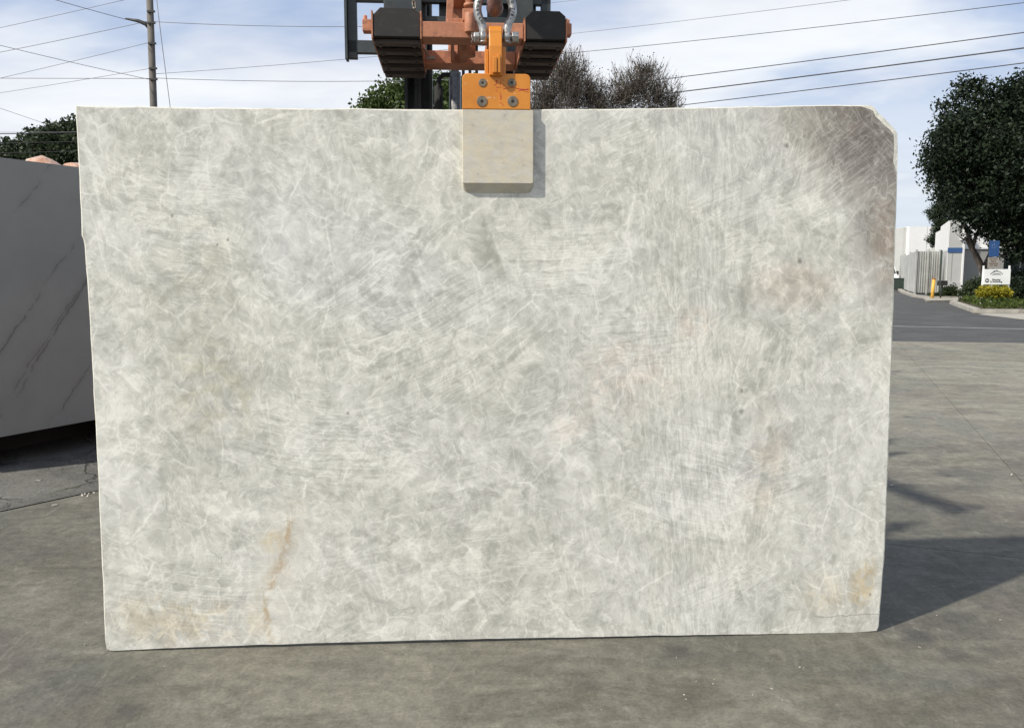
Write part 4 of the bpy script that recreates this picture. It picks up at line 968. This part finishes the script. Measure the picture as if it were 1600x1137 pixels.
# ------------------------------------------------------------------ far right: kerbs, beds, hedges
plant = [gnd(1527, 489), gnd(1640, 489.5), Vector((34, 47, 0)), gnd(1500, 471), gnd(1489, 475)]
b = MB(); b.prism([(p.x, p.y) for p in plant], 0, .10); b.build('planting_bed', simple('bed_soil', (.09, .07, .045), .9, var=.3, scale=1.5), kind='structure')
def kerb(name, pts, w=.16, h=.14, lab=None):
    b = MB()
    for i in range(len(pts)-1):
        a, c = Vector(pts[i]), Vector(pts[i+1]); a = Vector((a.x, a.y, h/2)); c = Vector((c.x, c.y, h/2)); b.bar(a, c, w, h)
    return b.build(name, M_kerb, kind='structure')
kerb('kerb', [gnd(1640, 489.5), gnd(1527, 489), gnd(1489, 475), gnd(1502, 471)], .30, .15)
kerb('kerb', [gnd(1404, 453), gnd(1412, 458), gnd(1429, 464), gnd(1450, 467), gnd(1520, 467)], .3, .15)
b = MB(); sw = [gnd(1448, 472), gnd(1500, 471), gnd(1512, 464), gnd(1440, 464)]; b.prism([(p.x, p.y) for p in sw], 0, .09); b.build('pavement', M_kerb, kind='structure')
b = MB(); sw = [gnd(1530, 491), gnd(1600, 499), gnd(1660, 505), gnd(1660, 490.5), gnd(1540, 489.8)]; b.prism([(p.x, p.y) for p in sw], -.004, .004); b.build('gutter', M_kerb, kind='structure')
def mass(name, label, cat, blobs, n, per, cr, lf, mat, kind=None, group=None, part='foliage'):
    c = np.array([b_[:3] for b_ in blobs]).mean(0); base = (c[0], c[1], 0)
    pts = blobs_points(blobs, n, per, cr, .3); pts = pts[pts[:, 2] > .12]-np.array(base)
    V, Fc = leaves(pts, lf)
    o = numesh(name, V, Fc, mat); o.location = base
    if kind: o['kind'] = kind; o['label'] = label
    else: tag(o, label, cat, group)
    return o
def gb(x, y, Y, rx, ry, rz): p = at(x, y, Y); return (p.x, p.y, p.z, rx, ry, rz)
mass('yellow_hedge', 'low clipped yellow-green hedge below the white sign', 'hedge', [gb(1536, 456.5, 35.6, .2, .35, .22), gb(1547, 456.5, 35.6, .36, .35, .24), gb(1560, 456.5, 35.6, .36, .35, .24), gb(1571, 456.5, 35.6, .2, .33, .21)], 420, 12, .055, .10, M_yel)
mass('green_shrub', 'tall dull-green shrub left of the white sign', 'shrub', [gb(1523, 451, 42, .5, .6, .5), gb(1514, 462, 42, .45, .5, .45), gb(1529, 462, 42, .6, .6, .5), gb(1535, 450, 43, .6, .6, .6)], 500, 14, .09, .11, M_shrub)
mass('dark_shrub', 'dark shrub in deep shade right of the white sign', 'shrub', [gb(1592, 458, 38, .6, .7, .6), gb(1610, 455, 38, .8, .8, .7), gb(1590, 445, 44, 1.0, 1.0, .8), gb(1575, 452, 42, .7, .8, .6)], 600, 16, .10, .12, M_leafd)
mass('grassy_shrub', 'low grassy shrub in front of the pale warehouse pilaster', 'shrub', [gb(1478, 458, 50, .35, .5, .40), gb(1486, 455, 50, .4, .4, .45), gb(1494, 461, 50, .7, .5, .28), gb(1465, 462, 50, .5, .4, .22)], 260, 14, .07, .12, M_shrub)
# ground cover over the bed
n_ = 26000; poly = plant
xs = rng.uniform(17, 34, n_); ys = rng.uniform(31.6, 47, n_)
def inside(x, y):
    r_ = np.ones(len(x), bool)
    cx = sum(p.x for p in poly)/len(poly); cy = sum(p.y for p in poly)/len(poly)
    for i in range(len(poly)):
        a, c = poly[i-1], poly[i]; s0 = (c.x-a.x)*(cy-a.y)-(c.y-a.y)*(cx-a.x); s1 = (c.x-a.x)*(y-a.y)-(c.y-a.y)*(x-a.x); r_ &= (s1*np.sign(s0) > .35*math.dist((a.x, a.y), (c.x, c.y)))
    return r_
ok = inside(xs, ys); xs, ys = xs[ok], ys[ok]; hh = np.array([.30+.22*mnoise.noise(Vector((a*.9, c*.9, 3))) for a, c in zip(xs, ys)])
zs = .10+hh*rng.uniform(0, 1, len(xs))**.6
V, Fc = leaves(np.stack([xs, ys, zs], 1), .13, 1.6); o = numesh('ground_cover', V, Fc, M_gc); o['kind'] = 'stuff'

# ------------------------------------------------------------------ warehouses
M_white = simple('white_stucco', (.82, .82, .80), .8, var=.03, scale=1)
M_lgrey = simple('light_grey_stucco', (.50, .505, .48), .8, var=.05, scale=.8, dirt=(.4, .4, .37), dirtamt=.2)
M_mgrey = simple('mid_grey_stucco', (.30, .295, .275), .8, var=.05, scale=.8)
M_blue = simple('blue_band_paint', (.045, .11, .27), .6, var=.05)
wb = empty('pale_warehouse', (31, 57, 0)); tag(wb, 'pale grey and white warehouse with a blue band, behind the dark tree', 'warehouse')
def wpart(name, x0, x1, y0, y1, z0, z1, mat, parent=wb):
    b = MB(); b.box(x0-31, x1-31, y0-57, y1-57, z0, z1); return b.build(name, mat, parent)
A_ = at(1484, 344, 57); C_ = at(1506, 344, 57); top = A_.z; zband0, zband1 = at(1484, 394.5, 57).z, at(1484, 387, 57).z
xa, xc = A_.x, C_.x; Bp = at(1470, 354, 65)
wpart('pilaster', xa, xc, 57, 57.08, .9, top, M_lgrey)
wpart('plinth', xa, xc+.02, 56.96, 57.08, 0, .9, M_lgrey)
wpart('blue_band', xa-.01, xc+.01, 56.96, 57.03, zband0, zband1, M_blue)
wpart('edge_trim', xc+.02, xc+.14, 56.94, 57.9, 0, top+.01, M_white)
wpart('reveal_joint', xa+.28, xa+.33, 56.992, 57.3, .9, zband0, M_mgrey)
wallz = at(1510, 388.5, 58).z; xw = 50
sl = (Bp.x-xa)/8.0
def wprism(name, ins, z0, z1, mat):
    b = MB(); b.prism([(xc+.15-31, 1+ins), (xw-31-ins, 1+ins), (xw-31-ins, 18-ins), (xa+sl*18+.3-31+ins, 18-ins)], z0, z1); return b.build(name, mat, wb)
wprism('upper_wall', 0, wallz, top, M_white); wprism('lower_wall', .04, 0, wallz-.01, M_mgrey)
wpart('string_course', xc+.15, xw, 57.93, 58.0, wallz-.02, wallz+.14, M_white)
wpart('lamp', xa+.75, xa+.9, 56.8, 56.99, at(1493, 375, 57).z, at(1493, 372, 57).z, M_white)
# left side wall, receding
def quadwall(name, a, c, z0, z1, mat, parent, origin, th=.2):
    b = MB(); a, c = Vector(a), Vector(c); d = (c-a).normalized(); n = Vector((d.y, -d.x, 0))*-th
    vs = [Vector((p.x, p.y, z))-origin for z in (z0, z1) for p in (a, c, c+n, a+n)]
    b.add(vs, [(0, 1, 2, 3), (7, 6, 5, 4), (0, 1, 5, 4), (1, 2, 6, 5), (2, 3, 7, 6), (3, 0, 4, 7)]); return b.build(name, mat, parent)
O1 = Vector((31, 57, 0))
quadwall('side_wall', (xa, 57, 0), (Bp.x, 65, 0), 3.05, top, M_white, wb, O1, -.03)
quadwall('side_wall', (xa, 57, 0), (Bp.x, 65, 0), 0, 3.04, M_lgrey, wb, O1, -.03)
b = MB(); b.prism([(xa-31+.6, 1.2), (18.7, 1.2), (18.7, 17.6), (xa+sl*17.6+.7-31, 17.6)], top+.001, top+.02); b.build('roof', M_mgrey, wb)
# white building further away
O2 = Vector((45, 95, 0)); w2 = empty('white_warehouse', O2); tag(w2, 'far bright white warehouse with a stepped left corner behind the corrugated fence', 'warehouse')
def w2p(name, x0, x1, y0, y1, z0, z1, mat): b = MB(); b.box(x0-45, x1-45, y0-95, y1-95, z0, z1); return b.build(name, mat, w2)
f_ = at(1421, 354, 95); ztop = f_.z; xr_ = 64
w2p('front_wall', f_.x, xr_, 95, 112, 0, ztop, M_white)
w2p('corner_panel', at(1413, 355, 95.5).x, f_.x-.01, 95.6, 112, 0, ztop-.05, M_lgrey)
w2p('side_wall', at(1406, 358, 103).x, at(1414, 358, 103).x, 102, 120, 0, at(1406, 359, 103).z, M_white)
w2p('side_wall', at(1403, 362, 112).x, at(1409, 362, 112).x, 112, 125, 0, at(1404, 362.5, 112).z, M_white)
w2p('reveal_joint', f_.x+2.0, f_.x+2.06, 94.99, 95.2, 0, ztop, M_lgrey)
# grey round-topped tank behind fence
b = MB(); p = at(1463, 395, 75); b.tube([(0, 0, 0), (0, 0, p.z-.2), (0, 0, p.z+.2), (0, 0, p.z+.42)], [1.25, 1.25, 1.0, .35], 24); o = b.build('storage_tank', M_mgrey); o.location = (at(1466, 400, 75).x, 75, 0); tag(o, 'grey round-topped tank peeking over the corrugated fence', 'tank')

# ------------------------------------------------------------------ corrugated fence
M_fence = simple('weathered_corrugated_metal', (.46, .465, .44), .6, .2, var=.16, scale=.9, dirt=(.30, .29, .25), dirtamt=.5)
fe = empty('corrugated_fence', gnd(1429, 460)); tag(fe, 'weathered grey corrugated metal fence turning a corner beside the driveway', 'fence')
f0 = gnd(1429, 460); f0z = 3.02; fl = Vector((at(1405, 450, 79).x, 79, 0)); fr = at(1465, 460, f0.y+.3); fr.z = 0
def corr(a, c, h, part, n):
    a, c = Vector(a), Vector(c); d = (c-a); nn = Vector((-d.y, d.x, 0)).normalized(); V = []; Fq = []; K = n*4+1
    for k in range(K):
        u = k/(K-1); off = [0, .0, .04, .04][k % 4]; p = a+d*u+nn*off-f0; p.z = 0
        V += [(p.x, p.y, .12), (p.x, p.y, h+.01*math.sin(k))]
    for k in range(K-1): Fq.append((2*k, 2*k+2, 2*k+3, 2*k+1))
    return numesh(part, V, Fq, M_fence, fe)
for (u0, u1, n, dz) in ((0, .33, 14, .0), (.335, .66, 14, -.06), (.665, 1, 14, .04)): corr(f0.lerp(fl, u0), f0.lerp(fl, u1), f0z+dz, 'fence_panel', n)
for (u0, u1, n) in ((0, .49, 5), (.51, 1, 5)): corr(f0.lerp(fr, u0), f0.lerp(fr, u1), f0z, 'fence_panel', n)
for p in (f0, f0.lerp(fr, .5), fr, f0.lerp(fl, .33), f0.lerp(fl, .66), fl):
    q = p-f0; b = MB(); b.box(q.x-.05, q.x+.05, q.y-.05, q.y+.05, 0, f0z+.12); b.build('fence_post', M_fence, fe)
# dark gap post next to the warehouse
b = MB(); q = at(1467.5, 460, 58.6); b.box(-.05, .05, -.05, .05, 0, 3.1); o = b.build('gate_post', simple('dark_green_post', (.05, .07, .06), .6)); o.location = (q.x, q.y, 0); tag(o, 'dark green post between corrugated fence and warehouse wall', 'post')

# ------------------------------------------------------------------ bollard, meter stand, van, bin
M_yb = simple('yellow_paint', (.72, .42, .07), .5, var=.08, scale=4, dirt=(.4, .25, .1), dirtamt=.3)
p = gnd(1456, 468); bo = empty('bollard', p); tag(bo, 'yellow steel bollard on the kerb by the corrugated fence', 'bollard')
hb = at(1458.5, 435, p.y).z; b = MB(); b.tube([(0, 0, 0), (.06, 0, hb-.06)], .09, 16); b.build('post', M_yb, bo)
b = MB(); b.tube([(.06, 0, hb-.06), (.062, 0, hb-.0), (.062, 0, hb+.05)], [.097, .087, .03], 16); b.build('cap', simple('rusty_cap', (.30, .13, .07), .7), bo)
p = gnd(1469, 468); mb_ = empty('mailbox', p); tag(mb_, 'dark mailbox on a thin post beside the yellow bollard', 'mailbox')
M_dk = simple('dark_metal', (.025, .027, .025), .6)
b = MB(); b.tube([(0, 0, .0), (.03, 0, .55), (.09, 0, .98)], .045, 8); b.build('post', M_dk, mb_)
b = MB(); b.cyl((0, 0, 0), (0, 0, .05), .13, 12); b.build('foot', M_dk, mb_)
b = MB(); b.box(-.12, .28, -.2, .2, .80, 1.03); b.prism([(-.14, 1.03), (.30, 1.03), (.24, 1.08), (-.08, 1.08)], -.21, .21, XZ); b.build('box', M_dk, mb_, bevel=.01)
# white van, nose towards us
vp = at(1398, 452, 76); vn = empty('white_van', (vp.x-.55, 76, 0)); tag(vn, 'white van parked far down the driveway, partly hidden by the slab', 'van')
b = MB(); YZ2 = Matrix(((0, 0, 1, 0), (1, 0, 0, 0), (0, 1, 0, 0), (0, 0, 0, 1)))
b.prism([(0, .35), (4.8, .35), (4.8, 2.25), (1.6, 2.3), (1.0, 2.1), (.5, 1.35), (.08, 1.15), (0, .9)], -.95, .95, YZ2); b.build('body', simple('white_van_paint', (.8, .8, .8), .3, var=.02), vn, bevel=.08)
b = MB(); b.add([(-.85, .535, 1.42), (.85, .535, 1.42), (.8, .93, 2.02), (-.8, .93, 2.02)], [(0, 1, 2, 3)]); b.build('windscreen', simple('dark_glass', (.02, .025, .03), .1), vn)
for x in (-.72, .72):
    b = MB(); b.box(x-.16, x+.16, -.03, .05, .75, .98); b.build('headlight', M_lgrey, vn)
    for y in (.9, 3.9):
        b = MB(); b.cyl((x-.1+.15*(x > 0), y, .36), (x+.1+.1*(x > 0), y, .36), .36, 20, False); b.build('wheel', M_tyre, vn)
b = MB(); b.box(-.8, .8, -.06, .02, .4, .6); b.build('bumper', M_dk, vn)
for s_ in (-1, 1):
    b = MB(); b.box(s_*1.0-.09, s_*1.0+.12, .6, .72, 1.35, 1.68); b.build('mirror', M_dk, vn)
dp = at(1399, 451.5, 72); db = empty('dumpster', (dp.x-.25, 72, 0)); tag(db, 'dark green bin standing in front of the white van', 'bin')
M_dg = simple('dark_green_bin', (.03, .045, .04), .6, var=.2)
b = MB(); b.prism([(-.75, .12), (.75, .12), (.8, 1.0), (-.8, 1.0)], -.6, .5, XZ); b.build('container', M_dg, db, bevel=.02)
b = MB(); b.box(-.83, .83, -.63, .55, 1.01, 1.07); b.build('lid', M_dg, db, bevel=.01)
for x in (-.6, .6):
    for y in (-.5, .4): b = MB(); b.cyl((x-.03, y, .08), (x+.03, y, .08), .08, 12, False); b.build('castor', M_tyre, db)

# ------------------------------------------------------------------ signs
M_sw = simple('white_sign_enamel', (.82, .83, .80), .5, var=.02)
M_ink_d = simple('dark_sign_print', (.03, .03, .035), .6)
YS = 36.0
def sx_(x): return (x-800)/1300*YS
def sz_(y): return at(1550, y, YS).z
cx = at(1557, 432, YS).x; sg = empty('yard_sign', (cx, YS, 0)); tag(sg, 'white shipping and receiving sign on two white posts above the yellow hedge', 'sign')
def S2(x, y): p = at(x, y, YS); return p.x-cx, p.z
xL, zT = S2(1537.5, 420.5); xR, zB = S2(1577.5, 444.5)
b = MB(); b.box(xL, xR, -.02, .02, zB, zT); pn = b.build('sign_panel', M_sw, sg)
for (xt, yt, xb, yb) in ((1538, 415, 1533.5, 475), (1578.5, 415, 1575, 472)):
    x0, z0 = S2(xb, yb); x1, z1 = S2(xt, yt); b = MB(); b.bar((x0, .05, 0.0), (x1, .05, z1), .055, .055, (0, 1, 0)); b.build('sign_post', M_sw, sg)
TX = Matrix.Rotation(R(90), 4, 'X')
b = MB()
x0, z0 = S2(1556, 437.0); addtext(b, 'Shipping', .11, Matrix.Translation((x0+.0, -.0225, z0)) @ TX, .001, .003)
x0, z0 = S2(1556, 440.2); addtext(b, '& Receiving', .11, Matrix.Translation((x0+.0, -.0225, z0)) @ TX, .001, .003)
x0, z0 = S2(1557, 427.6); addtext(b, 'Natural Stone', .07, Matrix.Translation((x0, -.0225, z0)) @ TX, .001, .001) if False else None
b.build('lettering', M_ink_d, pn)
b = MB(); x0, z0 = S2(1542, 438.3); K = 24
b.cyl((x0, -.0235, z0), (x0, -.0205, z0), .088, 24, False); b.build('round_badge', M_ink_d, pn)
b = MB(); ar = [(-.06, 0), (-.01, .045), (-.01, .02), (.055, .02), (.055, -.02), (-.01, -.02), (-.01, -.045)]
b.prism([(x0+a_, z0+c_) for a_, c_ in ar], -.0255, -.0242, XZ); b.build('arrow', M_sw, pn)
b = MB(); pa_ = [S2(*q) for q in ((1547, 428.2), (1550.5, 425.4), (1553, 424.2), (1557, 423.6), (1561, 424.2), (1563, 425.4), (1566.5, 428.2))]
b.tube([(q[0], -.023, q[1]) for q in pa_], .012, 4, True, False)
pa_ = [S2(*q) for q in ((1551.5, 424.4), (1553.5, 422.4), (1555, 423.8), (1557, 421.6), (1559, 423.6))]
b.tube([(q[0], -.023, q[1]) for q in pa_], .009, 4, True, False)
pa_ = [S2(*q) for q in ((1550, 429.2), (1557, 428.6), (1564, 429.2))]; b.tube([(q[0], -.023, q[1]) for q in pa_], .008, 4, True, False)
r_ = random.Random(4)
for k in range(14):   # small script word in the emblem, unreadable at this distance
    q = S2(1551.5+k*.85, 427.4); b.tube([(q[0]-.006, -.023, q[1]-.02+r_.uniform(0, .01)), (q[0]+.006, -.023, q[1]+.015+r_.uniform(-.01, .012))], .005, 4, True, False)
b.build('emblem', M_ink_d, pn)
# parking signs on a post behind
YP = 37.5; cpx = at(1553, 400, YP).x; pk = empty('parking_sign', (cpx, YP, 0)); tag(pk, 'blue accessible parking sign above a grey notice, on a post behind the white sign', 'sign')
def S3(x, y): p = at(x, y, YP); return p.x-cpx, p.z
x0, z0 = S3(1545, 401); x1, z1 = S3(1562, 376)
b = MB(); b.box(x0, x1, -.012, .012, z0, z1); bp = b.build('blue_plate', simple('blue_sign_enamel', (.02, .07, .20), .5, var=.05), pk)
b = MB(); q = S3(1553.5, 384); h_ = M_lgrey
b.cyl((q[0]-.01, -.0135, q[1]+.12), (q[0]-.01, -.0125, q[1]+.12), .022, 10, False)
b.tube([(q[0]-.01, -.014, q[1]+.09), (q[0]-.01, -.014, q[1]), (q[0]+.06, -.014, q[1]), (q[0]+.09, -.014, q[1]-.08)], .011, 4, True, False)
b.tube([(q[0]-.03+.075*math.cos(a), -.014, q[1]-.03+.075*math.sin(a)) for a in [R(d) for d in range(100, 340, 24)]], .009, 4, True, False)
b.build('wheelchair_symbol', simple('faint_blue_print', (.12, .2, .36), .6), bp)
x0, z0 = S3(1543, 419); x1, z1 = S3(1561, 402)
b = MB(); b.box(x0, x1, -.012, .012, z0, z1); np_ = b.build('notice_plate', simple('dull_grey_plate', (.30, .28, .24), .6, var=.08), pk)
b = MB(); M_pr = simple('brown_print', (.10, .06, .05), .6)
for (s_, y, sz) in (('NOTICE', 404.4, .1), ('NO', 408.2, .15), ('PARKING', 412, .1), ('ANY TIME', 415, .08)):
    q = S3(1552, y); addtext(b, s_, sz, Matrix.Translation((q[0], -.0135, q[1])) @ TX, .001, .002)
b.build('lettering', M_pr, np_)
b = MB(); b.box(-.03, .03, .013, .07, 0, S3(1553, 375)[1]); b.build('post', M_lgrey, pk)
# dark slatted gate right of the signs
gp = at(1570, 470, 50); gt = empty('dark_gate', (gp.x, 50, 0)); tag(gt, 'dark green metal gate in the shade right of the signs', 'gate')
for k in range(3):
    x0 = at(1570+k*12.5, 402, 50).x-gp.x; x1 = at(1581.5+k*12.5, 402, 50).x-gp.x
    b = MB(); b.box(x0, x1, 0, .05, .1, at(1570, 403.5, 50).z); b.build('gate_panel', M_dg, gt)
    b = MB(); b.box(x0-.05, x0+.02, -.03, .0, 0, at(1570, 402, 50).z); b.build('gate_post', M_dg if k < 2 else M_lgrey, gt)

# ------------------------------------------------------------------ utility pole and wires
M_pole = simple('weathered_pole_wood', (.13, .12, .105), .85, var=.25, scale=3, bump=.4)
pA, pB = at(240, 165, 30), at(234, 0, 30); up = (pB-pA)/(pB.z-pA.z)
p0 = pA-up*pA.z; p1 = p0+up*13.2
pole = empty('utility_pole', p0); tag(pole, 'weathered wooden utility pole rising behind the pale slab', 'utility pole')
b = MB(); b.tube([(0, 0, 0), tuple(up*6), tuple(up*13.2)], [.15, .125, .105], 12); b.build('pole_shaft', M_pole, pole)
qA = at(774, 120, 30); qA.z = 0
p2 = empty('utility_pole', qA); tag(p2, 'wooden utility pole hidden behind the forklift and orange clamp', 'utility pole')
b = MB(); b.tube([(0, 0, 0), (0, 0, 6), (0, 0, 10.8)], [.14, .12, .10], 12); b.build('pole_shaft', M_pole, p2)
M_wire = simple('black_cable', (.035, .035, .035), .6)
M_wire2 = simple('grey_cable', (.19, .19, .20), .6)
q = [at(232, 44, 30)-p0, at(228, 38, 30)-p0, at(216, 33, 30)-p0, at(196, 29.5, 30)-p0]
b = MB(); b.tube(q, [.05, .07, .06, .03], 8); b.build('strain_insulator', M_dk, pole)
for y in (18, 36, 68, 107, 124):
    q = at(235+(y/27), y, 29.86)-p0; b = MB(); b.box(q.x-.13, q.x+.13, q.y-.03, q.y+.05, q.z-.03, q.z+.03); b.build('bracket', M_dk, pole)
b = MB(); b.box(-.9, .9, -.08, .08, 12.3, 12.45); o = b.build('crossarm', M_pole, pole); o.location = up*0
b = MB(); b.tube([at(240, -40, 30)-p0, at(252, 60, 30)-p0, at(266, 168, 30)-p0, at(300, 440, 30)-p0], .012, 4); b.build('guy_wire', M_wire2, pole)
wires = [  # (x0,y0,Y0),(x1,y1,Y1), radius, sag, material, label
 ((-260, 96, 34), (195, 0, 30), .012, .1, 1, 'highest wire at the upper left, climbing to the pole top'),
 ((-200, -90, 20), (198, 31, 30), .014, .1, 1, 'wire falling from the top left corner to the pole insulator'),
 ((-220, 122, 34), (233, 33, 30), .014, .12, 1, 'wire rising from the left edge to the pole just under the insulator'),
 ((-220, 170, 34), (236, 66, 30), .012, .1, 1, 'wire with a small splice rising from the left edge to the pole middle'),
 ((-220, 15, 24), (236, 125, 30), .012, .1, 1, 'wire falling from the left edge and crossing the others to the lower pole'),
 ((-220, 122, 30), (237, 123, 30), .014, .0, 1, 'level wire running from the left edge to the pole'),
 ((-220, 176, 34), (236, 107, 30), .011, .1, 1, 'lowest climbing wire left of the pole'),
 ((235, 34, 30), (773, 36, 30), .014, .25, 1, 'level wire running right from the pole behind the forklift, higher one'),
 ((238, 122, 30), (773, 122, 30), .014, .2, 1, 'level wire running right from the pole behind the forklift, lower one'),
 ((238, 116, 30), (773, 70, 30), .011, .1, 1, 'thin wire rising right from the pole towards the forklift backrest'),
 ((700, 72, 44), (1420, -12, 24), .011, .15, 1, 'topmost thin wire over the right half of the sky'),
 ((745, 96, 44), (1900, -33, 24), .012, .25, 0, 'second thin wire over the right half, ending at the top right corner'),
 ((560, 178, 50), (2000, -3, 22), .016, .25, 0, 'upper of the three heavy black cables at the right'),
 ((560, 200, 50), (2000, 22, 22), .022, .25, 0, 'middle and thickest of the three heavy black cables at the right'),
 ((560, 219, 50), (2000, 47, 22), .016, .25, 0, 'lowest of the three heavy black cables at the right'),
 ((-150, 118, 30), (160, 224, 48), .012, .0, 1, 'wire sinking towards the dark tree at the far left'),
 ((-150, 206, 38), (330, 203, 40), .012, .1, 1, 'thin level wire crossing the top of the left tree'),
 ((-150, 211, 36), (330, 200, 40), .020, .1, 0, 'heavy black wire crossing the left tree'),
 ((-150, 226, 36), (330, 214, 40), .016, .1, 0, 'wire crossing the middle of the left tree'),
 ((-150, 242, 36), (330, 228, 40), .014, .1, 0, 'lowest wire crossing the left tree above the grey slab'),
 ((780, 14, 40), (1100, -22, 30), .010, .0, 1, 'short thin wire at the top edge right of the forklift')]
for (a, c, rd_, sag, mt, lb) in wires:
    a_, c_ = at(*a), at(*c); pts_ = []
    for k in range(25):
        u = k/24; p = a_.lerp(c_, u); p.z -= sag*4*u*(1-u)*.6; pts_.append(p)
    b = MB(); b.tube([p-a_ for p in pts_], rd_*(.75 if mt else 1.0), 5); o = b.build('power_line', [M_wire, M_wire2][mt]); o.location = a_
    tag(o, lb, 'power line', 'overhead wires')

# ------------------------------------------------------------------ litter on the yard
b = MB(); r_ = random.Random(9)
spots = [(1057, 1027), (1116, 1061), (1114, 1068), (1069, 1085), (1072, 1092), (1250, 1042), (1256, 1043), (1176, 1085), (1222, 1094), (1380, 1091), (1464, 961), (1563, 968), (1494, 1126), (1206, 1076), (257, 1041), (134, 1007), (1088, 1064), (940, 1108), (137, 775), (133, 773), (142, 771), (129, 774), (146, 770), (86, 790), (60, 751), (64, 750), (1580, 742), (1393, 758)]
spots += [(r_.uniform(0, 1600), r_.uniform(1000, 1137)) for _ in range(4)]
for (x, y) in spots:
    if y < 1000 and 160 < x < 1375: continue
    p = gnd(x, y); s_ = r_.uniform(.0015, .0042) if y > 900 else r_.uniform(.008, .018)
    M_ = Matrix.Translation(p+Vector((0, 0, s_*.3))) @ Euler((r_.uniform(0, 3), r_.uniform(0, .4), r_.uniform(0, 3))).to_matrix().to_4x4()
    b.box(-s_*r_.uniform(.8, 1.8), s_, -s_*.6, s_*.6, -s_*.35, s_*.35, M_)
o = b.build('stone_chips', simple('pale_stone_chips', (.42, .40, .35), .8, var=.2, scale=30), kind='stuff')
S.render.engine = 'CYCLES'
